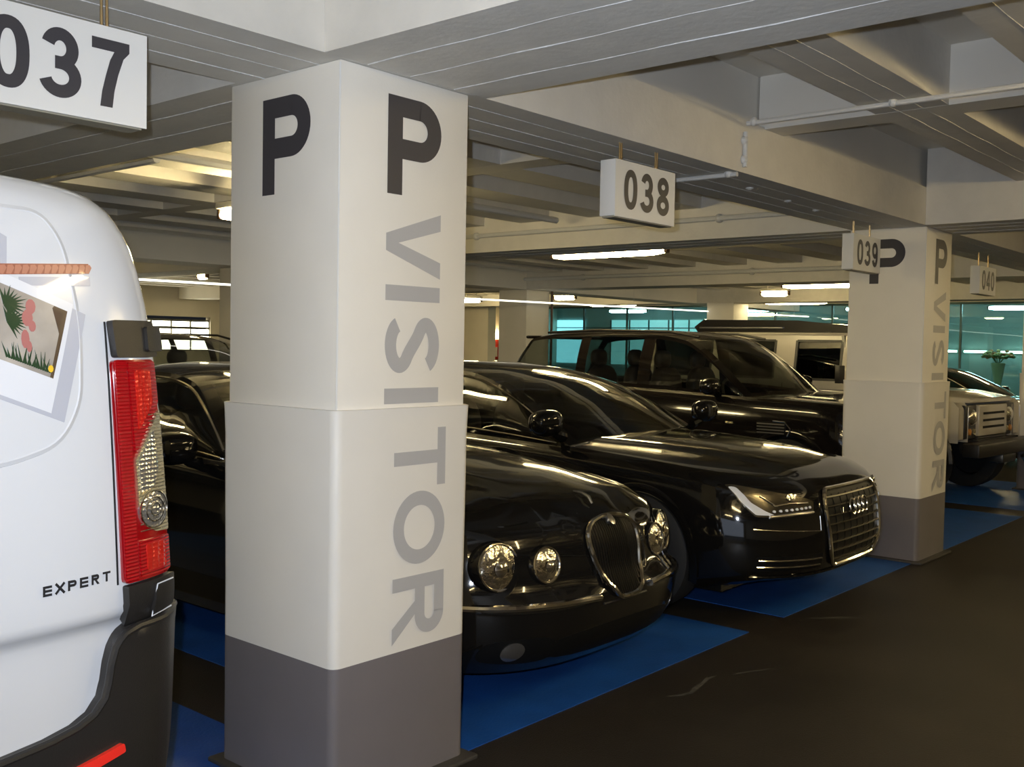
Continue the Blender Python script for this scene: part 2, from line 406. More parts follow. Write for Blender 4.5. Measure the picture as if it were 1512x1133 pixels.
# ---------------------------------------------------------------- columns
def column(x, y, label, letters=True, group='square concrete columns of the garage', W_=CW):
    t = thing('column', label, 'column', (x, y, 0), 0, group)
    MB().box(0, W_, 0, W_, 0, SOF).build('shaft', COLPAINT, t, bevel=.006)
    if not letters: return t
    MB().tube([(.001, .001, 1.36), (.001, .001, SOF-.01)], .0035, 6).build('corner_bead', SIGNW, t, smooth=True)
    e, c = .016, .034
    def ring(e, c, bul=0):
        a, b = -e, W_+e
        pts = []
        for (cx, cy, a0) in ((a+c, a+c, 180), (b-c, a+c, 270), (b-c, b-c, 0), (a+c, b-c, 90)):
            for k in range(5):
                an = math.radians(a0+k*22.5); pts.append((cx+c*math.cos(an), cy+c*math.sin(an)))
        return pts
    def sleeve(name, m, zs):
        mb = MB(); rows = []
        for z, ee in zs: rows.append([(px, py, z) for px, py in ring(ee, c)])
        mb.grid(rows, True); return mb.build(name, m, t, smooth=True)
    sleeve('padded_sleeve', SLEEVE, [(.491, e), (.7, e), (1.0, e+.002), (1.25, e+.003), (1.352, e+.006), (1.366, e+.007), (1.368, e+.002), (1.366, -.002)])
    sleeve('grey_base_band', GREYBAND, [(.0, e), (.25, e), (.491, e)])
    MB().prism([(-.05, -.06), (W_+.05, -.06), (W_+.05, W_+.05), (-.05, W_+.05)], 0, .02).build('plinth', mat('dark_plinth', (.05, .045, .04), .6), t, bevel=.006)
    # aisle face (y = 0, facing -y): a runs +x, b runs +z
    def aisle(a0, z0, h, d0=0): return lambda a, b, d: (a0+a*h, -(d0+d), z0+b*h)
    def aisle_rot(a0, z0, h, d0=0): return lambda a, b, d: (a0+b*h, -(d0+d), z0-a*h)   # turned a quarter clockwise
    def near(a0, z0, h): return lambda a, b, d: (-d, a0-a*h, z0+b*h)
    letter('letter', 'P', aisle(.214, 2.118, .343), .765, .205, LDARK, t)
    letter('letter', 'P', near(.422, 2.114, .338), .80, .21, LDARK, t)
    H = .268
    for ch, z0, wd, sw in (('V', 2.068, .236, .20), ('I', 1.801, .055, .2), ('S', 1.690, .20, .20), ('I', 1.436, .055, .2)):
        letter('letter', ch, aisle_rot(.212, z0, H), wd/H, sw, LGREY, t)
    H = .258
    for ch, z0, wd, sw in (('T', 1.29, .212, .19), ('O', 1.063, .265, .20), ('R', .758, .238, .19)):
        letter('letter', ch, aisle_rot(.246, z0, H, e+.003), wd/H, sw, LGREY, t)
    return t
column(X1, Y1, 'square white column lettered P and VISITOR beside the white van, nearest')
column(X1+DX, Y1, 'square white column lettered P and VISITOR behind the 039 sign', W_=.585)
column(13.0, Y1, 'square white column at the right edge of the picture')
column(X1+DX, ROW2, 'plain pale column in the far row left of the nearest column', False)
column(X1+2*DX, ROW2, 'plain pale column with a dark pipe in the far row', False)
column(18.95, 10.3, 'plain pale column far behind the roof box', False)

dp = MB().tube([(14.12, 11.215, .0), (14.12, 11.215, SOF)], .022, 8)
tag(dp.build('drain_pipe', DPIPE), 'thin dark pipe running up the pale far column', 'pipe')

# ---------------------------------------------------------------- hanging bay number signs
def bay_sign(x, digits, label, y=2.6875, z=2.186):
    t = thing('bay_sign', label, 'sign', (x, y, z), 0, 'hanging bay number signs')
    w_, h_, d_ = .503, .257, .085
    MB().box(0, w_, .002, d_, .003, h_).build('housing', SIGNW, t, bevel=.003)
    MB().box(.01, w_-.01, .01, d_-.008, -.004, .004).build('underside', SIGNBK, t)
    MB().box(0, w_, 0, .004, 0, h_).build('face_plate', SIGNW, t)
    dh = .182; dw = .108/dh
    for i, ch in enumerate(digits):
        a0 = .068+i*.137
        letter('digit', ch, (lambda a0: lambda a, b, d: (a0+a*dh, -d, .040+b*dh))(a0), dw, .185, LDARK, t)
    for rx in (.10, .40):
        for q in (-.008, .008):
            MB().tube([(rx+q, .045, h_-.005), (rx+q, .045, SOF-z)], .004, 8).build('suspension_rod', BRASS, t, smooth=True)
    return t
bay_sign(1.034, '037', 'white hanging sign numbered 037 above the van')
bay_sign(3.825, '038', 'white hanging sign numbered 038')
bay_sign(7.16, '039', 'white hanging sign numbered 039 in front of the lettered column', 2.955, 2.178)
bay_sign(10.02, '040', 'white hanging sign numbered 040 at the right', 2.93, 2.145)

# ---------------------------------------------------------------- conduits and rails
def conduit(label, runs, r=.012, clips=(), m=PIPE, name='conduit', group='ceiling conduits'):
    o = runs[0][0]; t = thing(name, label, 'pipe', o, 0, group); O = Vector(o)
    for p in runs: MB().tube([Vector(q)-O for q in p], r, 8).build('pipe', m, t, smooth=True)
    for c in clips: MB().ell(Vector(c)-O, (r*1.8, r*1.8, r*1.8), 8, 6).build('clip', m, t, smooth=True)
conduit('thin grey conduit crossing the ribs of the aisle ceiling', [[(4.95, 2.64, 2.785), (4.95, 1.0, 2.785), (4.95, -3.0, 2.785)]], .013, [(4.95, 2.6, 2.79), (4.95, 1.87, 2.79), (4.95, 1.03, 2.79)])
conduit('short upright conduit on the face of the row beam', [[(4.96, 2.652, 2.56), (4.96, 2.652, 2.745)]], .013, [(4.955, 2.657, 2.60), (4.955, 2.657, 2.70)])
conduit('short conduit under the row beam beside sign 038', [[(4.905, 3.15, 2.518), (4.908, 2.668, 2.518)]], .013, [(4.908, 2.72, 2.525)])
conduit('long pipe along the far cross beam', [[(13.35, 11.2, 2.70), (13.35, 4.6, 2.70)]], .03, [(13.38, 10, 2.70), (13.38, 7, 2.70)])
conduit('pipe along the nearer cross beam behind sign 038', [[(7.79, 9.5, 2.70), (7.79, 3.4, 2.70)]], .022, [(7.80, 7.2, 2.70), (7.80, 4.4, 2.70)])
conduit('pipe across the bays left of the nearest column', [[(2.9, 6.0, 2.765), (7.6, 6.0, 2.765)]], .03, [(4.4, 6.0, 2.79), (5.3, 6.0, 2.79)])
for i, (a, b, z_) in enumerate(((7.9, 8.5, 1.62), (8.65, 8.95, 1.62), (6.9, 7.6, 1.62), (5.6, 6.6, 1.34))):  # bright dashes of lamps reflected in the glass, built as added tubes
    t_ = thing('tube_reflection', ('glowing tube added as a lamp reflection nearest the lettered column', 'short glowing tube added as a lamp reflection', 'glowing tube added as a lamp reflection left of the flowers', 'low glowing tube added as a lamp reflection right of the flowers')[i], 'lamp', (27.9, a, z_), 0, 'tubes added as lamp reflections')
    MB().box(.02, .10, 0, b-a, -.03, .03).build('lamp_body', LAMPBODY, t_); MB().tube([(0, .02, 0), (0, b-a-.02, 0)], .03, 8).build('tube', emis('tube_reflection_glow', (.80, 1.0, .88), 14.0), t_, smooth=True)
conduit('small pipe drop beside the far column', [[(13.3, 12.9, 2.4), (13.3, 12.9, 2.75), (13.3, 12.2, 2.75)]], .02, m=PIPE)
ls = thing('glowing_line', 'thin glowing line stretched across the far bays under the ceiling', 'lamp', (3.2, 10.9, 0))
MB().tube([(0, 0, 2.245), (8.4, 0, 2.29), (20.6, 0, 2.40)], .013, 6).build('strip', emis('glowing_line', (1.0, .97, .82), 2.5), ls)  # thin line given emission so that it shows bright
for x_, z_ in ((1, 2.25), (7, 2.28), (13, 2.33), (19.8, 2.39)): MB().tube([(x_, 0, z_), (x_, 0, SLAB)], .003, 5).build('hanger', PIPE, ls)
for i, (a, b) in enumerate((((3.62, 6.2, 2.77), (3.62, 8.2, 2.77)),)):
    conduit('cable tray under the ceiling left of the nearest column', [[a, b]], .028)

# small fixings under the row beam
for i, (x_, y_) in enumerate(((5.45, 2.88), (6.05, 2.93), (6.55, 2.97))):
    tag(MB().lathe([(0, .022), (-.008, .022), (-.012, .012), (-.006, .008), (0, .004)], (x_, y_, SOF), 'z', 14).build('beam_fixing', PIPE, smooth=True),
        ('round pale fixing under the row beam nearest to sign 038', 'middle pale fixing under the row beam', 'pale fixing under the row beam nearest to sign 039')[i], 'fixing', 'beam fixings')
def dome_cam(p, lab):
    t = thing('dome_camera', lab, 'camera', p)
    MB().lathe([(0, .05), (-.03, .05), (-.045, .04)], (0, 0, 0), 'z', 16).build('base', PIPE, t, smooth=True)
    MB().ell((0, 0, -.045), (.038, .038, .038), 14, 8).build('dome', mat('dark_dome', (.02, .02, .02), .1), t, smooth=True)
dome_cam((9.9, 3.95, 2.80), 'small dark dome camera beside sign 040')
dome_cam((4.55, 6.55, 2.80), 'small dome camera left of the nearest column')

# ---------------------------------------------------------------- fluorescent lamps
def tube_lamp(x, y0, y1, z, lab, along='y', r=.05, m=None):
    t = thing('tube_light', lab, 'lamp', (x, y0, z), 0 if along == 'y' else -PI/2, 'fluorescent tube lamps')
    L = y1-y0
    MB().box(-.05, .05, 0, L, .045, .095).build('lamp_body', LAMPBODY, t, bevel=.01)
    n = 10; path = [(0, .03+(L-.06)*i/n, 0) for i in range(n+1)]
    rr = [r*.6]+[r]*(n-1)+[r*.6]
    MB().tube(path, rr, 12).build('tube', m or TUBEM, t, smooth=True)
    for yy in (.012, L-.012): MB().box(-.03, .03, yy-.02, yy+.02, -.03, .05).build('end_cap', mat('lamp_cap', (.12, .07, .04), .5), t, bevel=.006)
    MB().tube([(0, L*.25, .09), (0, L*.25, SLAB-z)], .008, 6).build('hanger', LAMPBODY, t)
    MB().tube([(0, L*.75, .09), (0, L*.75, SLAB-z)], .008, 6).build('hanger', LAMPBODY, t)
    return t
tube_lamp(9.1, 5.72, 7.24, 2.60, 'long glowing tube lamp under the ceiling below sign 038')
tube_lamp(15.2, 6.0, 7.42, 2.60, 'glowing tube lamp left of the column behind sign 039')
tube_lamp(17.3, 8.30, 8.86, 2.60, 'short glowing lamp above the roof box')
tube_lamp(17.3, 13.1, 13.68, 2.60, 'short glowing lamp right of the pale far column')
tube_lamp(17.65, 16.1, 16.75, 2.60, 'short glowing lamp left of the pale far column')
tube_lamp(4.62, 5.55, 6.98, 2.56, 'round-ended lamp showing at the left edge of the nearest column')
tube_lamp(8.87, 13.74, 13.98, 2.55, 'small lamp left of the nearest column, far away')
tube_lamp(20.3, 4.9, 5.9, 2.62, 'tube lamp at the right edge under sign 040')
# lamps of the driving aisle, and further bay lamps added for lighting
k = 0
for x_ in (-4.5, -1.0, 3.6, 7.0, 11.0, 15.0, 19.0):
    tube_lamp(x_, -1.1, .4, 2.66, '%s tube lamp over the driving aisle counted from the entrance' % ('first', 'second', 'third', 'fourth', 'fifth', 'sixth', 'seventh')[k], m=TUBEA); k += 1
for x_, y_, lb in ((-3.2, 5.4, 'over the bay left of the van'), (-3.2, 9.5, 'deep behind the bay left of the van'), (1.2, 8.8, 'beyond the front end of the white van'), (4.0, 15.5, 'far back behind the nearest column'),
                   (9.6, 17.5, 'in front of the bright far window'), (14.9, 17.8, 'far back behind the pale pillar with the pipe'), (20.4, 13.6, 'near the middle of the lobby glass'), (20.6, 9.0, 'near the lobby glass behind the roof box')):
    tube_lamp(x_, y_, y_+1.45, 2.60, 'added tube lamp '+lb)
for x_, y_, lb in ((26, 6, 'above the flower vase'), (26, 9.5, 'behind the lettered column'), (26, 13, 'in its middle'), (26, 17, 'by the cyan window')):
    tube_lamp(x_, y_, y_+1.4, 2.66, 'tube lamp inside the glazed lobby '+lb, m=emis('lobby_tube', (.72, .93, 1.0), 42.0))

# ================================================================ cars
def lerp(a, b, t): return a+(b-a)*t
class Shell:
    """car body: a wrap-around lower band, a bonnet and boot deck, and a cabin; local frame, nose at y = 0 pointing -y"""
    def __init__(s, **k):
        s.__dict__.update(k); s.NF = pchip(k['nf']) if isinstance(k['nf'], list) else (lambda v: s.nf)
        s.ze, s.pw, s.pn, s.pr, s.P, s.dr, s.xa, s.bw, s.hp = map(pchip, (k['ze'], k['pw'], k['pn'], k['pr'], k['P'], k['dr'], k['xa'], k['bw'], k['hp']))
    def band(s, seg, q, v):
        w_ = s.W*s.pw(v); nf = s.NF(v)
        if seg == 0:
            yn = s.pn(v); a = q*PI/2
            x = w_*math.sin(a)**(2/nf); y = yn+(s.Lf-yn)*(1-max(0, math.cos(a))**(2/nf))
        elif seg == 1:
            x = w_; y = s.Lf+(s.L-s.Lr-s.Lf)*q
        else:
            yr = s.L-s.pr(v); a = q*PI/2
            x = w_*max(0, math.cos(a))**(2/s.nr); y = s.L-s.Lr+(yr-s.L+s.Lr)*math.sin(a)**(2/s.nr)
            if q >= 1: x = 0
        if seg == 0 and hasattr(s, 'nb'): y += s.nb(x, v)
        return (x, y, s.z0+v*(s.ze(max(0, y))-s.z0))
    def fy(s, x, z):
        y = 0.0
        for _ in range(6):
            v = min(1, max(0, (z-s.z0)/(s.ze(y)-s.z0))); w_ = s.W*s.pw(v); yn = s.pn(v)
            nf = s.NF(v); r = min(.9999, abs(x)/w_); y = yn+(s.Lf-yn)*(1-(1-r**nf)**(1/nf))
            if hasattr(s, 'nb'): y += s.nb(x, v)
        return y
    def front(s, x, z, off=0.0):
        h = .004; y = s.fy(x, z); fx = (s.fy(x+h, z)-s.fy(x-h, z))/(2*h); fz = (s.fy(x, z+h)-s.fy(x, z-h))/(2*h)
        n = Vector((fx, -1, fz)).normalized(); return Vector((x, y, z))+n*off
    def sx(s, y, z):
        v = min(1, max(0, (z-s.z0)/(s.ze(y)-s.z0))); return s.W*s.pw(v)
    def hood_z(s, x, y, xe, yedge):
        q = min(1.0, abs(x)/max(xe, 1e-4)); zc = s.hp(y); ze = s.ze(y)
        z = zc*(1-q**s.hk)+ze*q**s.hk
        return z+(s.crease(x, y) if hasattr(s, 'crease') else 0)
    def arch(s, yy): return Vector((s.xa(yy), yy+s.bw(yy), s.P(yy)-s.dr(yy)))
    def top(s, sg, yy):
        a = abs(sg); return (sg*s.xa(yy), yy+s.bw(yy)*a*a, s.P(yy)-s.dr(yy)*a**s.ck)
    def build(s, root, paint, glass, wheels, pillars, nfq=44, nv=26):
        mb = MB(); ys_w, Ra, Rz = wheels
        vs = [i/nv for i in range(nv+1)]
        fq = [i/nfq for i in range(nfq+1)]
        yc_e = s.yw0+s.bw(s.yw0)                 # where the bonnet edge meets the cabin
        nt = 20
        ys_side = [s.Lf+(yc_e-s.Lf)*i/nt for i in range(nt+1)]
        yb_e = s.yb0+s.bw(s.yb0)
        nm = 110; ys_side += [yc_e+(s.L-s.Lr-yc_e)*i/nm for i in range(1, nm+1)]
        cols = [(0, q) for q in fq]+[(1, (y-s.Lf)/(s.L-s.Lr-s.Lf)) for y in ys_side[1:]]+[(2, i/18) for i in range(1, 19)]
        for sg in (1, -1):
            g = [[s.band(a, q, v) for v in vs] for a, q in cols]
            n = len(vs); V = [(sg*p[0], p[1], p[2]) for r in g for p in r]; F = []
            for i in range(len(g)-1):
                for j in range(n-1):
                    ids = (i*n+j, i*n+j+1, (i+1)*n+j+1, (i+1)*n+j)
                    cy = sum(V[k][1] for k in ids)/4; cz = sum(V[k][2] for k in ids)/4; cx = abs(V[ids[0]][0])
                    if cx > .6*s.W and any(math.hypot(cy-yw, cz-Rz) < Ra for yw in ys_w): continue
                    F.append(ids)
            mb.add(V, F)
            # bonnet: columns from the front edge back to the screen base
            rows = []
            for q in fq:
                e = s.band(0, q, 1.0); xs = e[0]; row = []
                yc = s.yw0+s.bw(s.yw0)*(xs/(s.W*s.pw(1)))**2
                for i in range(nt+1):
                    y = e[1]+(yc-e[1])*i/nt
                    # half width of the bonnet edge at this y
                    yn = s.pn(1.0); t = min(1, max(0, (y-yn)/(s.Lf-yn))); xe = s.W*s.pw(1)*(1-(1-t)**s.NF(1))**(1/s.NF(1))
                    row.append((sg*xs, y, s.hood_z(xs, y, max(xe, xs), e[1])))
                row[0] = (sg*xs, e[1], e[2])
                if q == 1.0: row = [(sg*e[0], y, s.ze(y)) for y in ys_side[:nt+1]]
                rows.append(row)
            mb.grid(rows)
            # boot deck
            if s.boot:
                rows = []
                for i in range(19):
                    e = s.band(2, i/18, 1.0); xs = e[0]; y0 = s.yb0+s.bw(s.yb0)*(xs/s.W)**2
                    row = []
                    for k in range(13):
                        y = y0+(e[1]-y0)*k/12; q = min(1, xs/(s.W*s.pw(1))); qq = max(q, (k/12)**3)
                        row.append((sg*xs, y, lerp(s.P(s.yb0), s.ze(y), qq**2.2)))
                    row[-1] = (sg*e[0], e[1], e[2]); rows.append(row)
                mb.grid(rows)
        # under floor
        mb.box(-s.W*.8, s.W*.8, .5, s.L-.4, s.z0-.02, s.z0+.06)
        body = mb.build('body', paint, root, smooth=True)
        # cabin: roof, screens, side glass and pillars
        yys = []
        N = 90; pts = [(s.yw0+(s.yb0-s.yw0)*i/400, s.P(s.yw0+(s.yb0-s.yw0)*i/400)) for i in range(401)]
        ln = [0]
        for a, b in zip(pts, pts[1:]): ln.append(ln[-1]+math.hypot(b[0]-a[0], b[1]-a[1]))
        j = 0
        for i in range(N+1):
            L_ = ln[-1]*i/N
            while j < 399 and ln[j+1] < L_: j += 1
            t = (L_-ln[j])/max(1e-9, ln[j+1]-ln[j]); yys.append(lerp(pts[j][0], pts[j+1][0], min(1, t)))
        for k in (s.yh, s.yrb):
            i = min(range(N+1), key=lambda i: abs(yys[i]-k)); yys[i] = k
        sgs = [-1+2*i/40 for i in range(41)]
        roof, ws, bl = MB(), MB(), MB()
        gv = {(i, j): s.top(sg, yy) for i, yy in enumerate(yys) for j, sg in enumerate(sgs)}
        def put(mb, ids): mb.add([gv[k] for k in ids], [(0, 1, 2, 3)])
        for i in range(N):
            for j in range(40):
                a = (abs(sgs[j])+abs(sgs[j+1]))/2; ym = (yys[i]+yys[i+1])/2
                ids = ((i, j), (i, j+1), (i+1, j+1), (i+1, j))
                if ym < s.yh and a < .90 and i > 0: put(ws, ids)
                elif ym > s.yrb and a < .88 and i < N-1: put(bl, ids)
                else: put(roof, ids)
        roof.build('roof', paint, body, smooth=True)
        ws.build('windscreen', glass, root, smooth=True); bl.build('rear_window', glass, root, smooth=True)
        xb = s.W*s.pw(1)
        for sg in (-1, 1):
            fr = MB(); panes = {}
            nt2 = 14
            def P_(yy, t):
                a = s.arch(yy); b = Vector((xb, a.y, s.ze(a.y))); p = b.lerp(a, t); p.x += .03*math.sin(PI*t)*min(1, (a.z-b.z)/.3); return (sg*p.x, p.y, p.z)
            for i in range(N):
                ym = (yys[i]+yys[i+1])/2+s.bw((yys[i]+yys[i+1])/2)
                pane = None
                for idx, (a, b) in enumerate(pillars):
                    if a < ym < b: pane = idx
                for j in range(nt2):
                    t0, t1 = j/nt2, (j+1)/nt2
                    q = [P_(yys[i], t0), P_(yys[i+1], t0), P_(yys[i+1], t1), P_(yys[i], t1)]
                    if pane is not None and 0 < j < nt2-1: panes.setdefault(pane, MB()).add(q, [(0, 1, 2, 3)])
                    else: fr.add(q, [(0, 1, 2, 3)])
            fr.build('pillar_frame', paint, body, smooth=True)
            for m in panes.values(): m.build('side_window', glass, root, smooth=True)
            if s.trim:
                path = [P_(yy, 1-1.0/nt2) for yy in yys if s.yw0 < yy < s.yb0 and (s.arch(yy).z-s.ze(s.arch(yy).y)) > .03]
                low = [P_(yy, 1.0/nt2) for yy in yys if (s.arch(yy).z-s.ze(s.arch(yy).y)) > .03]
                MB().tube([Vector(p)+Vector((sg*.006, 0, 0)) for p in path], .009, 6).build('window_trim', s.trim, root, smooth=True)
                MB().tube([Vector(p)+Vector((sg*.008, 0, 0)) for p in low], .008, 6).build('window_trim', s.trim, root, smooth=True)
            # wheel arch lips and liners
            for yw in ys_w:
                rows = []
                for k in range(41):
                    a = -.35+(PI+.7)*k/40; row = []
                    for rr, of in ((Ra-.025, -.05), (Ra-.02, .004), (Ra+.012, .007), (Ra+.03, .002)):
                        yy, zz = yw+rr*math.cos(a), Rz+rr*math.sin(a); zz = max(zz, s.z0+.01)
                        row.append((sg*(s.sx(yy, zz)+of), yy, zz))
                    rows.append(row)
                MB().grid(rows).build('arch_lip', paint, root, smooth=True)
                rows = [[(sg*xx, yw+(Ra-.02)*math.cos(-.3+(PI+.6)*k/24), Rz+(Ra-.02)*math.sin(-.3+(PI+.6)*k/24)) for k in range(25)] for xx in (s.W-.03, s.W-.32)]
                rows.append([(sg*(s.W-.32), yw, Rz)]*25)
                MB().grid(rows).build('arch_liner', RUBBER, root)
        # interior
        it = MB().box(-s.W*.86, s.W*.86, s.yw0+.2, s.yb0-.05, .32, .36).box(-s.W*.84, s.W*.84, s.yw0+.12, s.yw0+.45, .7, s.ze(s.yw0)-.02)
        it.build('dashboard', DARKIN, root, bevel=.04)
        ysd = s.yseat
        for yy, n in ((ysd, 2), (ysd+.85, 2)):
            for sg in (-1, 1):
                st = MB().ell((sg*.37, yy, s.hseat), (.25, .10, .36), 16, 10, .6).ell((sg*.37, yy-.24, s.hseat-.30), (.25, .28, .10), 16, 8, .6).build('seat', SEATM, root, smooth=True)
                MB().ell((sg*.37, yy+.05, s.hseat+.44), (.13, .06, .10), 14, 8, .7).build('headrest', SEATM, st, smooth=True)
        tor = [(-.37+.18*math.cos(a), s.yw0+.62+.07*math.sin(a), s.ze(s.yw0)-.02+.17*math.sin(a)) for a in [2*PI*i/24 for i in range(24)]]
        MB().tube(tor, .015, 6, closed=True).build('steering_wheel', DARKIN, root, smooth=True)
        return body

def wheel(root, x, y, R, sg, w_=.22, spokes=5, rim=SILVER):
    t = MB(); prof = [(-w_/2, R*.66), (-w_/2, R*.9), (-w_/2+.02, R*.98), (0, R), (w_/2-.02, R*.98), (w_/2, R*.9), (w_/2, R*.66)]
    ty = t.lathe([(sg*h, r) for h, r in prof], (x, y, R), 'x', 40).build('tyre', RUBBER, root, smooth=True)
    m = MB().lathe([(sg*w_*.2, 0.001), (sg*w_*.2, R*.6), (sg*w_*.48, R*.64), (sg*w_*.5, R*.67), (sg*w_*.46, R*.69)], (x, y, R), 'x', 36)
    m.build('rim', mat('rim_dark', (.05, .05, .05), .4, metal=.8), ty, smooth=True)
    for k in range(spokes):
        a = 2*PI*k/spokes+.3; c, q = math.cos(a), math.sin(a)
        MB().tube([(x+sg*w_*.42, y+.05*c, R+.05*q), (x+sg*w_*.44, y+R*.35*c, R+R*.35*q), (x+sg*w_*.47, y+R*.64*c, R+R*.64*q)], [.035, .028, .03], 6).build('spoke', rim, ty, smooth=True)
    MB().lathe([(sg*w_*.47, .001), (sg*w_*.46, .05), (sg*w_*.3, .055)], (x, y, R), 'x', 14).build('hub', rim, ty, smooth=True)

def mirror(root, sg, x, y, z, paint):
    o = MB().ell((sg*(x+.09), y, z), (.125, .075, .085), 18, 12, .75)
    o.tube([(sg*(x-.10), y+.01, z-.10), (sg*x, y, z-.075), (sg*(x+.05), y, z-.04)], [.035, .028, .03], 8)
    m = o.build('wing_mirror', paint, root, smooth=True)
    MB().ell((sg*(x+.09), y+.066, z), (.105, .012, .068), 16, 8, .75).build('mirror_glass', CHROME, m, smooth=True)

def patch(sh, poly, off, m, name, parent, mirrored=False, dens=.03, skirt=.02, dome=0.0):
    """closed outline in front view (x, z) laid on the car's nose, proud by off, with an edge running back into it"""
    n = len(poly); xs = [p[0] for p in poly]; zs = [p[1] for p in poly]
    pts = [Vector(p) for p in poly]
    gx = min(xs)+dens/2
    def inside(px, pz):
        c = False
        for i in range(n):
            x1, z1 = poly[i]; x2, z2 = poly[i-1]
            if (z1 > pz) != (z2 > pz) and px < (x2-x1)*(pz-z1)/(z2-z1)+x1: c = not c
        return c
    while gx < max(xs):
        gz = min(zs)+dens/2
        while gz < max(zs):
            if inside(gx, gz) and min(math.hypot(gx-a, gz-b) for a, b in poly) > dens*.35: pts.append(Vector((gx, gz)))
            gz += dens
        gx += dens
    r = delaunay_2d_cdt(pts, [(i, (i+1) % n) for i in range(n)], [list(range(n))], 1, 1e-6)
    out = []
    for sg in ((1, -1) if mirrored else (1,)):
        cx, cz = sum(xs)/n, sum(zs)/n; rad = max(math.hypot(a-cx, b-cz) for a, b in poly)
        mb = MB(); vs = []
        for p in r[0]:
            d = math.hypot(p[0]-cx, p[1]-cz)/rad
            q = sh.front(p[0], p[1], off+dome*max(0, 1-d*d)); vs.append((sg*q.x, q.y, q.z))
        mb.add(vs, [tuple(f) for f in r[2]])
        e0 = [sh.front(a, b, off) for a, b in poly]; e1 = [sh.front(a, b, off-skirt) for a, b in poly]
        mb.grid([[(sg*p.x, p.y, p.z) for p in e0+e0[:1]], [(sg*p.x, p.y, p.z) for p in e1+e1[:1]]])
        out.append(mb.build(name, m, parent, smooth=True))
    return out
def fline(sh, pts, off, r, m, name, parent, mirrored=False, closed=False, n=8):
    for sg in ((1, -1) if mirrored else (1,)):
        MB().tube([(sg*q.x, q.y, q.z) for q in (sh.front(a, b, off) for a, b in pts)], r, n, closed=closed).build(name, m, parent, smooth=True)
def smooth_loop(pts, k=8):
    n = len(pts); out = []
    for i in range(n):
        p0, p1, p2, p3 = [Vector(pts[(i+j-1) % n]) for j in range(4)]
        for j in range(k):
            t = j/k; out.append(tuple(.5*((2*p1)+(p2-p0)*t+(2*p0-5*p1+4*p2-p3)*t*t+(3*p1-p0-3*p2+p3)*t**3)))
    return out
def disc(cx, cz, rx, rz, n=28): return [(cx+rx*math.cos(2*PI*i/n), cz+rz*math.sin(2*PI*i/n)) for i in range(n)]
def lin(a, b, n): return [(lerp(a[0], b[0], i/n), lerp(a[1], b[1], i/n)) for i in range(n+1)]

# ---------------------------------------------------------------- black saloon with an oval grille
def jag_crease(x, y):
    a = abs(x); t = max(0, min(1, (y-.30)/.35)); c = .30+.16*max(0, min(1, (y-.3)/1.2))
    lamp = 0
    for lx, r, h in ((.655, .17, .020), (.40, .14, .018)):
        d = (a-lx)/r; lamp += h*math.exp(-d*d*1.6)*max(0, 1-(y/.9))*max(0, min(1, (y-.05)/.2))
    return .030*t*math.exp(-((a-c)/.10)**2)*0+.022*t/(1+math.exp((a-c)/.022))+lamp
jag = thing('black_saloon', 'glossy black saloon with oval chrome grille and four round headlamps', 'car', (3.868, 2.61, .004), math.radians(.3))
J = Shell(L=4.88, W=.91, z0=.19, Lf=1.05, nf=[(0, 3.0), (1, 3.0)], Lr=.7, nr=2.6, hk=2.4, ck=3.0, boot=True, trim=CHROME, yw0=1.58, yb0=4.25, yh=2.32, yrb=3.62, yseat=2.85, hseat=.82,
    ze=[(0, .822), (.3, .832), (.9, .885), (1.5, .95), (2.0, .975), (3.5, 1.0), (4.9, .93)],
    pw=[(0, .93), (.15, .975), (.45, 1.0), (.62, .995), (.80, .975), (.90, .955), (.96, .93), (1, .885)],
    pn=[(0, .13), (.12, .05), (.28, .012), (.44, 0), (.49, .012), (.54, .05), (.62, .08), (.78, .105), (.90, .135), (.96, .165), (1, .21)],
    pr=[(0, .1), (.4, 0), (.8, .08), (1, .2)],
    hp=[(.12, .822), (.18, .855), (.30, .90), (.48, .935), (.7, .965), (1.05, 1.005), (1.6, 1.035)],
    P=[(1.58, 1.035), (1.85, 1.18), (2.15, 1.315), (2.4, 1.395), (2.75, 1.44), (3.15, 1.45), (3.6, 1.40), (4.0, 1.23), (4.25, 1.08)],
    dr=[(1.58, .065), (2.3, .05), (3.2, .055), (4.25, .08)], xa=[(1.58, .80), (2.0, .70), (2.5, .60), (3.2, .575), (3.8, .62), (4.25, .74)],
    bw=[(1.58, .34), (2.3, .16), (3.0, 0), (3.6, -.10), (4.25, -.22)], crease=jag_crease, nb=lambda x, v: -.040*math.exp(-(abs(x)/.235)**4)*max(0, min(1, (v-.44)/.12)))
J.build(jag, BLACK, GLASSD, ((.92, 3.83), .355, .33), [(1.95, 2.98), (3.06, 3.95)])
for y_ in (.92, 3.83):
    for sg in (-1, 1): wheel(jag, sg*.80, y_, .325, sg)
for sg in (-1, 1): mirror(jag, sg, .90, 2.13, 1.03, BLACK)
gh = [(.075, .482), (.128, .53), (.162, .61), (.184, .69), (.177, .75), (.132, .787), (.06, .801)]
gr = smooth_loop([(0, .475)]+gh+[(0, .803)]+[(-a, b) for a, b in gh[::-1]], 4)
g_ = patch(J, gr, .006, GRILLEBK, 'grille', jag)[0]
fline(J, gr, .016, .0125, CHROME, 'grille_surround', g_, closed=True)
for i in range(-11, 12):
    x_ = i*.0157; zz = [z for (a, z) in gr if abs(a-x_) < .03]; lo_, hi = min(zz)+.01, max(zz)-.012
    fline(J, lin((x_, lo_), (x_, hi), 8), .012, .0032, GRBAR, 'grille_bar', g_, n=5)
patch(J, disc(0, .785, .022, .019, 16), .028, SILVER, 'badge', g_, dome=.006)
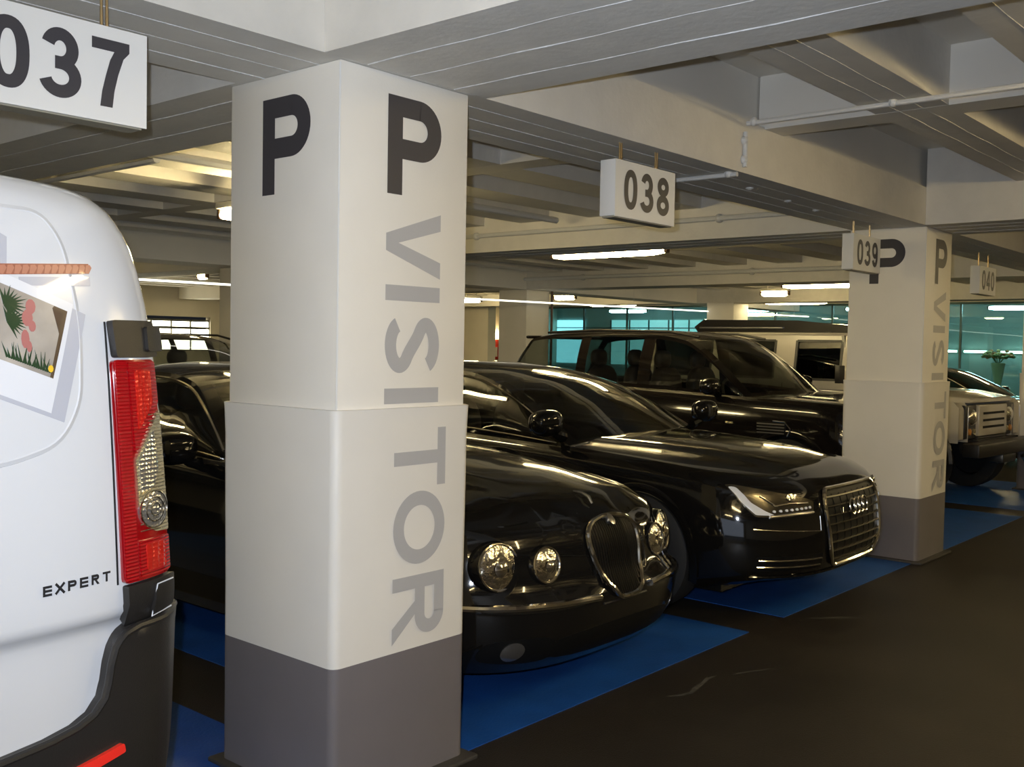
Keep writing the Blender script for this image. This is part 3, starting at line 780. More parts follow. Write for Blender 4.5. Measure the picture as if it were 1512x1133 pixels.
def round_lamp(sh, root, x_, z_, r_, paint, face=.55, proud=.012):
    c = sh.front(x_, z_, 0); n = (sh.front(x_, z_, 1)-c).normalized(); n = (n*(1-face)+Vector((0, -1, .10))*face).normalized()
    u = Vector((1, 0, 0))-n*n.x; u.normalize(); v = n.cross(u)
    def ringp(r, d, k=32): return [c+n*(proud+d)+u*(r*math.cos(2*PI*i/k))+v*(r*math.sin(2*PI*i/k)) for i in range(k)]
    rows = [ringp(r_*q, .020*(1-q*q)) for q in (1, .9, .75, .55, .35, .15, .02)]
    o = MB().grid(rows, True).build('headlamp', REFL, root, smooth=True)
    MB().tube(ringp(r_, .002), .0055, 6, closed=True).build('lamp_bezel', CHROME, o, smooth=True)
    MB().grid([ringp(r_*1.05, 0), ringp(r_*1.10, -.012), ringp(r_*1.16, -.05), ringp(r_*1.2, -.15)], True).build('lamp_pod', paint, o, smooth=True)
    MB().grid([ringp(r_*1.05, .0), ringp(r_, .0)], True).build('lamp_seat', GRILLEBK, o)
    MB().grid([[p+v*(-r_*.08) for p in ringp(r_*.36*q, .024+.012*(1-q*q), 16)] for q in (1, .7, .3, .02)], True).build('bulb_shield', CHROME, o, smooth=True)
for lx, lz, r_ in ((.635, .655, .098), (.43, .648, .076)):
    for sg in (1, -1): round_lamp(J, jag, sg*lx, lz, r_, BLACK)
for a, b in ((.20, .80), (-.80, -.20)):
    fline(J, lin((a, .488 if a > 0 else .495), (b, .495 if a > 0 else .488), 24), .005, .016, CHROME, 'bumper_trim', jag)
fline(J, lin((-.17, .455), (.17, .455), 12), .001, .006, BPLAST, 'bumper_seam', jag)
patch(J, smooth_loop([(-.40, .25), (.40, .25), (.36, .35), (-.36, .35)], 6), .003, GRILLEBK, 'lower_intake', jag)
for sg in (-1, 1):
    patch(J, smooth_loop([(sg*.46, .25), (sg*.70, .26), (sg*.68, .35), (sg*.46, .35)], 6), .003, GRILLEBK, 'fog_recess', jag)
    patch(J, disc(sg*.61, .305, .042, .042, 18), .008, mat('fog_glass', (.20, .19, .18), .15, metal=.8, coat=1.0), 'fog_lamp', jag, dome=.008)
    # bonnet shut line running into the nose
    fline(J, lin((sg*.19, .66), (sg*.55, .70), 10), .001, .0025, GRILLEBK, 'shut_line', jag)
leap = MB().tube([(0, .20, .862), (0, .22, .89), (0, .26, .905), (0, .31, .908)], [.005, .009, .009, .004], 8)
leap.build('bonnet_badge', SILVER, jag, smooth=True)

# ---------------------------------------------------------------- black saloon with four rings
aud = thing('luxury_saloon', 'long black saloon with tall slatted chrome grille and four rings', 'car', (6.14, 2.46, .004), math.radians(1.2))
def audi_crease(x, y):
    a = abs(x); t = max(0, min(1, (y-.15)/.4)); c = .36+.28*max(0, min(1, y/1.6))
    return .016*t/(1+math.exp((a-c)/.03))
A = Shell(L=5.14, W=.972, z0=.185, Lf=.90, nf=3.0, Lr=.7, nr=3, hk=3.0, ck=3.0, boot=True, trim=CHROME, yw0=1.47, yb0=4.55, yh=2.30, yrb=3.95, yseat=3.0, hseat=.82,
    ze=[(0, .80), (.25, .835), (.7, .89), (1.2, .925), (1.7, .955), (3.5, 1.0), (5.1, .98)],
    pw=[(0, .92), (.15, .97), (.40, 1.0), (.62, .99), (.78, .97), (.90, .95), (.96, .925), (1, .88)],
    pn=[(0, .42), (.07, .26), (.13, .10), (.18, .045), (.26, .02), (.45, 0), (.7, .015), (.88, .045), (.95, .075), (1, .13)],
    pr=[(0, .1), (.4, 0), (.8, .05), (1, .15)],
    hp=[(.12, .815), (.2, .865), (.35, .90), (.7, .945), (1.1, .975), (1.47, .99)],
    P=[(1.47, .99), (1.67, 1.10), (1.95, 1.245), (2.25, 1.36), (2.6, 1.43), (3.15, 1.46), (3.8, 1.425), (4.2, 1.29), (4.55, 1.10)],
    dr=[(1.47, .05), (2.3, .035), (3.2, .045), (4.55, .08)], xa=[(1.47, .84), (2.0, .745), (2.5, .645), (3.2, .60), (3.9, .64), (4.55, .78)],
    bw=[(1.47, .10), (2.3, .07), (3.2, 0), (3.9, -.08), (4.55, -.2)], crease=audi_crease)
A.build(aud, BLACK, GLASSD, ((.98, 3.97), .385, .36), [(1.5, 2.85), (2.94, 4.05)])
for y_ in (.98, 3.97):
    for sg in (-1, 1): wheel(aud, sg*.86, y_, .36, sg, .25, 10)
for sg in (-1, 1): mirror(aud, sg, .935, 1.62, 1.10, BLACK)
def rpoly(pts, r=.04, k=5):
    out = []; n = len(pts)
    for i in range(n):
        p = Vector(pts[i]); a = (Vector(pts[i-1])-p); b = (Vector(pts[(i+1) % n])-p)
        ra = min(r, a.length*.45, b.length*.45); s_, e_ = p+a.normalized()*ra, p+b.normalized()*ra
        for j in range(k+1):
            t = j/k; out.append(tuple((1-t)**2*s_+2*t*(1-t)*p+t*t*e_))
    return out
def densify(pts, d=.03):
    out = []
    for i in range(len(pts)):
        a, b = pts[i], pts[(i+1) % len(pts)]; m = max(1, int(math.hypot(b[0]-a[0], b[1]-a[1])/d))
        out += [(lerp(a[0], b[0], j/m), lerp(a[1], b[1], j/m)) for j in range(m)]
    return out
ag = densify(rpoly([(-.32, .33), (.32, .33), (.385, .44), (.41, .67), (.37, .768), (-.37, .768), (-.41, .67), (-.385, .44)], .045))
g_ = patch(A, ag, .006, GRILLEBK, 'grille', aud)[0]
fline(A, ag, .014, .013, CHROME, 'grille_surround', g_, closed=True)
for i in range(8):
    z_ = .368+i*.051; hw = .32+.065*min(1, (z_-.33)/.11)+(.025*(z_-.44)/.23 if z_ > .44 else 0)-(.04*(z_-.67)/.098 if z_ > .67 else 0)-.012
    for sg in (0,):
        rows = [[A.front(-hw+2*hw*k/20, z_+dz, of) for k in range(21)] for dz, of in ((-.0075, .008), (-.004, .018), (.004, .018), (.0075, .008))]
        MB().grid(rows).build('grille_slat', mat('slat_chrome', (.34, .32, .28), .22, metal=1.0), g_, smooth=True)
for i in range(7):
    x_ = -.29+.58*i/6; fline(A, lin((x_, .36), (x_, .74), 8), .007, .003, GRILLEBK, 'grille_bar', g_, n=5)
for i in range(4):
    lp = disc(-.092+i*.0615, .648, .043, .043, 28); fline(A, lp, .030, .0062, CHROME, 'ring_emblem', g_, closed=True)
for i, ch in enumerate('W'):
    fline(A, [(-.255, .655), (-.245, .625), (-.235, .65), (-.225, .625), (-.215, .655)], .022, .003, CHROME, 'model_badge', g_)
for sg in (-1, 1):
    hp_ = densify(rpoly([(sg*.505, .640), (sg*.485, .695), (sg*.53, .715), (sg*.70, .755), (sg*.845, .795), (sg*.868, .795), (sg*.856, .70), (sg*.825, .622), (sg*.72, .618), (sg*.60, .632)], .012, 3))
    hp_ = [(a, b+.018) for a, b in hp_]
    h_ = patch(A, hp_, .004, mat('lamp_housing', (.16, .14, .10), .22, metal=.9, coat=.6), 'headlamp', aud, dens=.025)[0]
    patch(A, densify(rpoly([(sg*.846, .800), (sg*.865, .800), (sg*.852, .718), (sg*.822, .650), (sg*.745, .648), (sg*.785, .673), (sg*.825, .718)], .008, 3)), .010, REFLW, 'lamp_marker', h_, dens=.02)
    fline(A, lin((sg*.515, .655), (sg*.64, .652), 6)+lin((sg*.64, .652), (sg*.77, .64), 6), .009, .011, SILVER, 'lamp_brow', h_)
    fline(A, lin((sg*.54, .708), (sg*.66, .712), 6)+lin((sg*.66, .712), (sg*.735, .70), 4)+lin((sg*.735, .70), (sg*.785, .755), 4), .009, .006, CHROME, 'lamp_brow', h_)
    for i in range(8): patch(A, disc(sg*(.53+i*.031), .684-.002*i, .0075, .0075, 10), .011, REFLW, 'led', h_, dens=.01)
    patch(A, disc(sg*.64, .742, .028, .02, 14), .012, REFL, 'projector', h_, dens=.015, dome=.006)
    for z_ in (.39, .352):
        fline(A, lin((sg*.45, z_), (sg*.82, z_+.005), 14), .010, .006, CHROME, 'bumper_trim', aud)
    patch(A, densify(rpoly([(sg*.42, .325), (sg*.83, .33), (sg*.83, .415), (sg*.43, .415)], .015, 3)), .002, GRILLEBK, 'lower_intake', aud)
    fline(A, lin((sg*.45, .63), (sg*.455, .545), 5)+lin((sg*.455, .545), (sg*.84, .57), 14), .001, .003, CHROME, 'bumper_crease', aud)
fline(A, lin((-.82, .292), (.82, .292), 24), .004, .009, BLACK, 'lower_lip', aud)

# ---------------------------------------------------------------- dark estate SUV behind the four-ring car
def build_suv(root, paint, glass):
    R = Shell(L=4.6, W=.96, z0=.26, Lf=.7, nf=3.2, Lr=.5, nr=4, hk=4.0, ck=3.4, boot=False, trim=None, yw0=1.12, yb0=4.52, yh=1.93, yrb=4.12, yseat=2.55, hseat=1.02,
        ze=[(0, 1.0), (.2, 1.06), (.6, 1.105), (1.3, 1.125), (2.6, 1.165), (4.5, 1.19)],
        pw=[(0, .93), (.15, .975), (.45, 1.0), (.66, .99), (.85, .97), (.95, .95), (1, .91)],
        pn=[(0, .10), (.15, .03), (.4, 0), (.7, .02), (.9, .05), (1, .14)], pr=[(0, .06), (.4, 0), (.8, .03), (1, .04)],
        hp=[(.12, 1.02), (.3, 1.10), (.7, 1.14), (1.12, 1.155)],
        P=[(1.12, 1.155), (1.45, 1.40), (1.75, 1.60), (2.0, 1.71), (2.4, 1.765), (3.0, 1.785), (3.7, 1.765), (4.14, 1.72), (4.28, 1.56), (4.42, 1.34), (4.52, 1.19)],
        dr=[(1.12, .03), (2.0, .045), (3.2, .05), (4.1, .05), (4.52, .02)], xa=[(1.12, .87), (1.6, .80), (2.1, .735), (3.0, .72), (4.0, .72), (4.52, .82)],
        bw=[(1.12, .22), (2.0, .10), (2.8, 0), (4.0, -.03), (4.52, -.05)])
    R.build(root, paint, glass, ((.86, 3.6), .43, .38), [(1.0, 2.44), (2.58, 3.27), (3.43, 4.34)])
    for y_ in (.86, 3.6):
        for sg in (-1, 1): wheel(root, sg*.84, y_, .38, sg, .26, 5)
    for sg in (-1, 1):
        mirror(root, sg, .95, 1.62, 1.22, paint)
        xx = sg*R.sx(1.15, .87)
        v = MB().box(min(xx-.01*sg, xx+.014*sg), max(xx-.01*sg, xx+.014*sg), .87, 1.17, .785, .905).build('side_vent', GRILLEBK, root, bevel=.004)
        for i in range(4): MB().box(min(xx, xx+.02*sg), max(xx, xx+.02*sg), .88, 1.16, .797+i*.028, .808+i*.028).build('vent_slat', SILVER, v)
        MB().tube([(xx+.012*sg, .85, .78), (xx+.012*sg, .82, .85), (xx+.012*sg, .88, .91), (xx+.012*sg, 1.0, .915)], .007, 6).build('vent_trim', CHROME, v)
        MB().box(min(xx-.01*sg, xx+.012*sg), max(xx-.01*sg, xx+.012*sg), 1.42, 1.50, .865, .885).build('side_repeater', CLEARL, root, bevel=.003)
        MB().tube([(sg*.72, 1.95, 1.70), (sg*.735, 2.3, 1.755), (sg*.735, 3.2, 1.765), (sg*.735, 3.9, 1.735)], .014, 8).build('roof_rail', BPLAST, root, smooth=True)
    sp = MB().box(-.66, .66, 4.08, 4.30, 1.665, 1.70); sp.build('spoiler', paint, root, bevel=.015)
    g_ = patch(R, densify(rpoly([(-.45, .72), (.45, .72), (.48, .90), (-.48, .90)], .03)), .005, GRILLEBK, 'grille', root)[0]
    for i in range(3): fline(R, lin((-.44, .76+i*.05), (.44, .76+i*.05), 16), .012, .012, SILVER, 'grille_slat', g_)
    for sg in (-1, 1): patch(R, densify(rpoly([(sg*.54, .74), (sg*.84, .77), (sg*.84, .92), (sg*.56, .92)], .04)), .006, REFL, 'headlamp', root)
    return R
suv = thing('estate_suv', 'dark estate SUV seen from the side behind the four-ring car', 'car', (9.90, 3.42, .004), 0)
build_suv(suv, BLACK2, GLASS)
s2 = copy_tree(suv); s2.location = (6.45, 8.6, 0.0); s2.scale = (1, 1, .935)
s2['label'] = 'dark SUV far behind, in the gap between van and nearest column'

# ---------------------------------------------------------------- dark saloon beyond the silver off-roader
far = thing('far_saloon', 'dark saloon with bright windscreen glare beyond the silver off-roader', 'car', (16.2, 2.75, 0), 0)
Fz = Shell(L=4.7, W=.92, z0=.19, Lf=.9, nf=2.5, Lr=.7, nr=3, hk=3.0, ck=3.0, boot=True, trim=CHROME, yw0=1.45, yb0=4.2, yh=2.2, yrb=3.6, yseat=2.7, hseat=.80,
    ze=[(0, .76), (.25, .80), (.7, .87), (1.6, .93), (4.7, .97)], pw=[(0, .92), (.4, 1.0), (.78, .97), (.95, .93), (1, .88)],
    pn=[(0, .12), (.2, .02), (.45, 0), (.88, .06), (1, .16)], pr=[(0, .1), (.4, 0), (.8, .05), (1, .15)], hp=[(.15, .78), (.35, .87), (.8, .93), (1.45, .97)],
    P=[(1.45, .97), (1.8, 1.16), (2.2, 1.32), (2.5, 1.38), (2.9, 1.40), (3.5, 1.35), (4.2, 1.03)], dr=[(1.45, .05), (2.9, .045), (4.2, .06)],
    xa=[(1.45, .78), (2.3, .60), (3.4, .58), (4.2, .72)], bw=[(1.45, .2), (2.4, .06), (3.0, 0), (4.2, -.15)])
Fz.build(far, BLACK, GLASSD, ((.9, 3.65), .35, .33), [(1.6, 2.72), (2.8, 3.8)])
for y_ in (.9, 3.65):
    for sg in (-1, 1): wheel(far, sg*.80, y_, .325, sg)
for sg in (-1, 1):
    mirror(far, sg, .90, 1.85, 1.0, BLACK)
    patch(Fz, densify(rpoly([(sg*.45, .58), (sg*.80, .60), (sg*.80, .70), (sg*.5, .68)], .03)), .006, REFL, 'headlamp', far)
patch(Fz, densify(rpoly([(-.35, .48), (.35, .48), (.38, .62), (-.38, .62)], .03)), .005, GRILLEBK, 'grille', far)

# ---------------------------------------------------------------- silver off-roader
dfd = thing('off_roader', 'boxy silver off-roader with slotted grille and black bumper behind the second column', 'car', (12.07, 3.38, .004), math.radians(-4.6))
D_ = dfd
body = MB().box(-.86, .86, 1.0, 4.2, .48, 1.14).build('body', DEFW, D_, bevel=.03)
for sg in (-1, 1):
    x0, x1 = sorted((sg*.63, sg*.89))
    # wing with a wheel opening
    prof = [(0, .66), (0, 1.00), (.05, 1.05), (1.02, 1.08), (1.02, .62), (.92, .62), (.86, .80), (.62, .90), (.34, .88), (.14, .74), (.10, .66)]
    n = len(prof); mb = MB().add([(x0, a, b) for a, b in prof]+[(x1, a, b) for a, b in prof], [tuple(range(n)), tuple(range(n, 2*n))[::-1]]+[(i, (i+1) % n, n+(i+1) % n, n+i) for i in range(n)])
    mb.build('wing', DEFW, D_, bevel=.022)
    lp = MB().box(*sorted((sg*.40, sg*.70)), -.015, .05, .67, 1.03).build('lamp_panel', BPLAST, D_, bevel=.01)
    MB().lathe([(-.05, .001), (-.045, .05), (-.02, .085), (0, .09)], (sg*.525, -.012, .90), 'y', 24).build('headlamp', REFL, lp, smooth=True)
    MB().lathe([(-.03, .001), (-.02, .035), (0, .038)], (sg*.585, -.012, .745), 'y', 16).build('side_lamp', mat('amber_lens', (.5, .22, .05), .15, coat=1.0), lp, smooth=True)
    MB().lathe([(-.03, .001), (-.02, .03), (0, .034)], (sg*.47, -.012, .745), 'y', 16).build('side_lamp', CLEARL, lp, smooth=True)
    arcp = [(sg*.91, .50+.46*math.cos(a), .42+.46*math.sin(a)) for a in [PI*i/16 for i in range(17)]]
    MB().tube(arcp, .035, 6).build('arch_flare', BPLAST, D_, smooth=True)
    for y_ in (.50, 3.3): wheel(D_, sg*.76, y_, .39, sg, .26, 5)
    MB().tube([(sg*.97, .15, .50), (sg*.97, .42, .50), (sg*.97, 2.6, .46)], .065, 12).build('side_bar', CHROME, D_, smooth=True)
    MB().tube([(sg*.97, .15, .34), (sg*.97, .42, .34), (sg*.97, 2.6, .33)], .065, 12).build('side_bar', CHROME, D_, smooth=True)
gp_ = MB().box(-.405, .405, -.05, .06, .69, 1.03).build('grille_panel', DEFW, D_, bevel=.02)
for i in range(3): MB().box(-.30, .30, -.056, -.03, .775+i*.075, .80+i*.075).build('grille_slot', GRILLEBK, gp_)
MB().box(-.405, .405, -.045, .02, .655, .685).build('grille_sill', BPLAST, D_, bevel=.008)
bn = MB().add([(-.62, -.03, 1.05), (.62, -.03, 1.05), (.66, 1.3, 1.10), (-.66, 1.3, 1.10), (-.60, -.02, 1.10), (.60, -.02, 1.10), (.64, 1.3, 1.19), (-.64, 1.3, 1.19), (-.40, .25, 1.165), (.40, .25, 1.165), (.44, 1.3, 1.215), (-.44, 1.3, 1.215)],
    [(0, 1, 5, 4), (1, 2, 6, 5), (3, 0, 4, 7), (4, 5, 9, 8), (5, 6, 10, 9), (7, 4, 8, 11), (8, 9, 10, 11), (0, 3, 2, 1), (2, 3, 7, 11, 10, 6)]).build('bonnet', DEFW, D_, bevel=.02)
xx = -.34
for ch in 'LAND ROVER':
    if ch != ' ': letter('letter', ch, (lambda x_: lambda a, b, d: (x_+a*.05, -.025+b*.05*.96+.002, 1.103+b*.05*.24+d+.006))(xx), 1.0, .2, GRILLEBK, bn)
    xx += .068
MB().box(-.93, .93, -.26, -.08, .50, .645).build('bumper', BPLAST, D_, bevel=.02)
MB().box(-.55, .55, -.10, .1, .50, .66).build('crossmember', BPLAST, D_)
wp = MB().box(-.20, .20, -.24, -.05, .40, .52).build('winch', mat('dark_metal', (.08, .08, .08), .4, metal=.8), D_, bevel=.03)
MB().tube([(.30, -.27, .46), (.42, -.29, .36), (.62, -.28, .30)], .03, 8).build('tow_hook', SILVER, D_, smooth=True)
# upper cab: windscreen frame, pillars, windows, roof
for sg in (-1, 1):
    xo, xt = sg*.86, sg*.76
    def sidewall(y0, y1, z0, z1, name, m, par, d=0.0, th=.03):
        def X(z): return lerp(xo, xt, (z-1.14)/.7)+sg*d
        vs = [(X(z)-sg*k, y, z) for k in (0, th) for (y, z) in ((y0, z0), (y1, z0), (y1, z1), (y0, z1))]
        return MB().add(vs, [(0, 1, 2, 3), (7, 6, 5, 4), (0, 4, 5, 1), (1, 5, 6, 2), (2, 6, 7, 3), (3, 7, 4, 0)]).build(name, m, par)
    sidewall(1.25, 4.2, 1.14, 1.25, 'waist_panel', DEFW, D_); sidewall(1.25, 4.2, 1.70, 1.77, 'gutter_panel', DEFW, D_)
    for a, b in ((1.25, 1.36), (1.93, 2.22), (2.92, 3.12), (3.98, 4.2)): sidewall(a, b, 1.25, 1.70, 'pillar', DEFW, D_)
    for a, b in ((1.36, 1.93), (2.22, 2.92), (3.12, 3.98)):
        sidewall(a, b, 1.25, 1.70, 'side_window', GLASSD, D_, -.012, .006); sidewall(a-.02, a+.012, 1.25, 1.70, 'window_seal', BPLAST, D_, .004); sidewall(b-.012, b+.02, 1.25, 1.70, 'window_seal', BPLAST, D_, .004)
        sidewall(a, b, 1.235, 1.262, 'window_seal', BPLAST, D_, .004); sidewall(a, b, 1.685, 1.71, 'window_seal', BPLAST, D_, .004)
    MB().box(*sorted((sg*.86, sg*.862)), 2.075, 2.085, .55, 1.2).build('door_gap', GRILLEBK, D_)
    MB().tube([(sg*.86, 1.3, 1.22), (sg*.96, 1.28, 1.28)], .012, 6).box(*sorted((sg*.92, sg*1.04)), 1.25, 1.31, 1.22, 1.42).build('wing_mirror', BPLAST, D_, bevel=.015)
MB().add([(-.80, 1.24, 1.2), (.80, 1.24, 1.2), (.75, 1.345, 1.74), (-.75, 1.345, 1.74)], [(0, 1, 2, 3)]).build('windscreen', GLASSD, D_)
MB().tube([(-.83, 1.24, 1.17), (.83, 1.24, 1.17), (.77, 1.355, 1.745), (-.77, 1.355, 1.745)], .035, 6, closed=True).build('screen_frame', DEFW, D_, smooth=True)
MB().box(-.785, .785, 1.30, 4.2, 1.755, 1.795).build('roof', DEFW, D_, bevel=.025)
MB().box(-.86, .86, 4.16, 4.2, 1.14, 1.30).box(-.79, .79, 4.16, 4.2, 1.68, 1.77).build('tailgate', DEFW, D_)
MB().box(-.80, .80, 4.17, 4.18, 1.30, 1.68).build('rear_window', GLASSD, D_)
for sg in (-1, 1):
    st = MB().ell((sg*.38, 2.05, 1.22), (.24, .09, .32), 14, 8, .6).build('seat', SEATM, D_, smooth=True)
    MB().ell((sg*.38, 2.09, 1.60), (.12, .06, .10), 12, 8, .7).build('headrest', SEATM, st, smooth=True)
MB().box(-.78, .78, 1.3, 1.55, 1.0, 1.22).build('dashboard', DARKIN, D_, bevel=.04)
rb = thing('roof_box', 'flat black roof box on top of the silver off-roader', 'roof box', (12.07, 3.38, 1.802), math.radians(-4.6))
pf = [(1.05, .0), (1.0, .03), (2.0, .125), (3.35, .14), (3.47, .06), (3.42, .0)]
n = len(pf); mb = MB().add([(-.66, a, b) for a, b in pf]+[(.66, a, b) for a, b in pf], [tuple(range(n)), tuple(range(n, 2*n))[::-1]]+[(i, (i+1) % n, n+(i+1) % n, n+i) for i in range(n)])
mb.build('shell', mat('black_box', (.012, .010, .009), .25, coat=.5), rb, bevel=.02)
MB().tube([(-.675, 2.2, .055), (-.675, 3.4, .055)], .012, 6).build('side_strip', SILVER, rb)
for y_ in (1.6, 3.0): MB().box(-.70, .70, y_-.03, y_+.03, -.002, .01).build('crossbar', BPLAST, rb)

# ---------------------------------------------------------------- white van
van = thing('white_van', 'white panel van seen from behind at the left edge', 'van', (.44, 2.15, .004), 0)
class VanShell:
    n = 3.4; Lr = .26
    w = staticmethod(pchip([(.30, .90), (.45, .93), (.7, .945), (1.0, .95), (1.3, .940), (1.55, .922), (1.72, .896), (1.82, .868), (1.88, .836), (1.92, .795), (1.94, .75), (1.952, .66)]))
    yr = staticmethod(pchip([(.30, .05), (.60, .045), (.90, .040), (.935, .032), (.965, .003), (1.0, 0), (1.2, .004), (1.45, .014), (1.65, .028), (1.80, .046), (1.88, .066), (1.92, .088), (1.94, .115), (1.952, .17)]))
    def fy(s, x, z):
        w_ = s.w(z); r = min(.9995, abs(x)/w_); return s.yr(z)+s.Lr*(1-(1-r**s.n)**(1/s.n))
    front = Shell.front
    def at(s, q, z):
        a = q*PI/2; return (s.w(z)*math.sin(a)**(2/s.n), s.yr(z)+s.Lr*(1-max(0, math.cos(a))**(2/s.n)), z)
V = VanShell()
zs = [.30, .4, .5, .6, .7, .8, .86, .90, .92, .935, .95, .965, .98, 1.0, 1.05, 1.1, 1.2, 1.3, 1.4, 1.5, 1.6, 1.68, 1.75, 1.8, 1.84, 1.87, 1.89, 1.905, 1.92, 1.93, 1.94, 1.946, 1.952]
mb = MB()
def vfront(z): return 4.78-.10*max(0, z-.5)-(.95*max(0, z-1.05) if z > 1.05 else 0)
for sg in (1, -1):
    rows = []
    for z in zs:
        row = [V.at(i/30, z) for i in range(31)]
        e = row[-1]; yf = vfront(z)
        row += [(e[0], lerp(e[1], yf-.5, i/12), z) for i in range(1, 13)]
        row += [(e[0]*max(0, math.cos(i/8*PI/2))**.6, yf-.5+.5*math.sin(i/8*PI/2)**.6, z) for i in range(1, 9)]
        rows.append([(sg*a, b, c) for a, b, c in row])
    mb.grid(rows)
    last = rows[-1]; mb.grid([last, [(0, p[1], 1.952+.02*min(1, max(0, (p[1]-.2)/.5))) for p in last]])
vb = mb.build('body', VANW, van, smooth=True)
# pressed panels of the two doors
for sg in (1, -1):
    pn_ = densify(rpoly([(sg*.05, 1.328), (sg*.477, 1.328), (sg*.605, 1.365), (sg*.655, 1.45), (sg*.66, 1.625), (sg*.628, 1.80), (sg*.585, 1.862), (sg*.05, 1.866)], .07), .05)
    patch(V, pn_, .004, VANW, 'door_panel', vb, dens=.04, skirt=.012)
    fline(V, pn_, -.0065, .012, VANW, 'panel_crease', vb, closed=True)
    gap = lin((sg*.728, 1.63), (sg*.747, 1.03), 10)
    fline(V, gap, -.001, .003, GRILLEBK, 'door_gap', vb)
    # tail lamp
    Q = ((sg*.735, 1.543), (sg*.862, 1.543), (sg*.757, 1.03), (sg*.904, 1.03))
    def st(s_, t_): return (lerp(lerp(Q[0][0], Q[1][0], s_), lerp(Q[2][0], Q[3][0], s_), t_), lerp(Q[0][1], Q[2][1], t_))
    def lens(pts, off, m, name, par, dens=.03, dome=0, r=.006): return patch(V, densify(rpoly([st(*p) for p in pts], r, 3), .02), off, m, name, par, dens=dens, dome=dome)[0]
    tl = lens([(0, 0), (1, 0), (1, 1), (0, 1)], .012, REDD, 'tail_lamp', van, r=.012)
    lens([(.02, .005), (.27, .005), (.25, .995), (.02, .995)], .016, RED, 'red_strip', tl)
    lens([(.30, .01), (.97, .01), (.97, .20), (.32, .42)], .017, RED, 'upper_lens', tl)
    lens([(.42, .05), (.80, .05), (.80, .20), (.42, .32)], .019, relief('red_facets', (.60, .015, .01), .12, .3, 'cells', 95, .7), 'brake_lens', tl)
    lens([(.32, .45), (.98, .23), (.985, .80), (.65, .79), (.33, .72)], .017, CLEARL, 'clear_lens', tl)
    lens([(.36, .46), (.75, .32), (.80, .50), (.66, .585), (.38, .60)], .020, relief('clear_facets', (.74, .73, .70), .12, .9, 'cells', 95, .6), 'indicator_lens', tl)
    lens([(.30, .82), (.98, .82), (.98, .985), (.30, .985)], .017, RED, 'lower_lens', tl)
    lens([(.42, .84), (.85, .84), (.85, .96), (.42, .96)], .019, MATS['red_facets'], 'fog_lens', tl)
    cx, cz = st(.62, .685)
    patch(V, disc(cx, cz, .043, .043, 24), .020, MATS['clear_facets'], 'reversing_lens', tl, dens=.02, dome=.006)
    for rr in (.043, .028, .015): fline(V, disc(cx, cz, rr, rr, 24), .022+.004*(1-rr/.043), .0022, CHROME, 'lens_ring', tl, closed=True, n=5)
    for i in range(34):
        t_ = .02+.96*i/33
        if .23 < t_ < .80: fline(V, [st(.34+max(0, (.45-t_)/.22)*.6*(1 if t_ < .45 else 0), t_), st(.66, t_), st(.99, t_)], .0165, .0016, CLEARL, 'lens_rib', tl, n=4)
    # black covers above and below
    bc = patch(V, densify(rpoly([(sg*.738, 1.548), (sg*.862, 1.548), (sg*.852, 1.632), (sg*.728, 1.632)], .008, 3), .03), .024, BPLAST, 'hinge_cover', van)[0]
    patch(V, densify(rpoly([(sg*.822, 1.560), (sg*.872, 1.560), (sg*.866, 1.618), (sg*.819, 1.618)], .008, 3), .02), .032, BPLAST, 'cover_cap', bc, dens=.02)
    bc = patch(V, densify(rpoly([(sg*.765, .942), (sg*.915, .942), (sg*.908, 1.026), (sg*.758, 1.026)], .006, 3), .03), .022, BPLAST, 'hinge_cover', van)[0]
    cp_ = densify(rpoly([(sg*.832, .958), (sg*.90, .962), (sg*.897, 1.016), (sg*.836, 1.016)], .006, 3), .02)
    patch(V, cp_, .028, BPLAST, 'cover_cap', bc, dens=.02)
    fline(V, [(sg*.890, 1.016), (sg*.836, 1.016), (sg*.832, .958), (sg*.895, .960)], .029, .0018, mat('pale_edge', (.6, .62, .66), .3), 'cap_edge', bc, n=5)
# bumper, wrapping round both corners
hb = [(0, .683), (.30, .690), (.477, .703), (.58, .714), (.645, .727), (.685, .745), (.712, .775), (.722, .81), (.728, .85), (.738, .885), (.762, .918), (.80, .934), (.88, .941), (.934, .940), (.9465, .925), (.943, .60), (.925, .42)]
bp_ = [(-a, b) for a, b in hb[:0:-1]]+hb
bo = patch(V, densify(bp_, .035), .042, BPLAST, 'bumper', van, dens=.035, skirt=.07)[0]
fline(V, densify(bp_, .02), .034, .010, BPLAST, 'bumper_edge', bo, closed=True)
for sg in (1, -1): patch(V, densify(rpoly([(sg*.60, .615), (sg*.755, .640), (sg*.75, .662), (sg*.60, .640)], .006, 3), .02), .052, mat('bright_red_reflector', (.85, .03, .02), .15, coat=1.0), 'reflector', bo, dens=.02)
# model lettering on the right door
xx = .560
for ch in 'EXPERT':
    letter('badge_letter', ch, (lambda x_: lambda a, b, d: tuple(V.front(x_+a*.021, 1.040+b*.0225+(x_-.56)*.04, d+.002)))(xx), .98, .26, mat('badge_grey', (.10, .10, .11), .25, metal=.8), van, thick=.003)
    xx += .0285
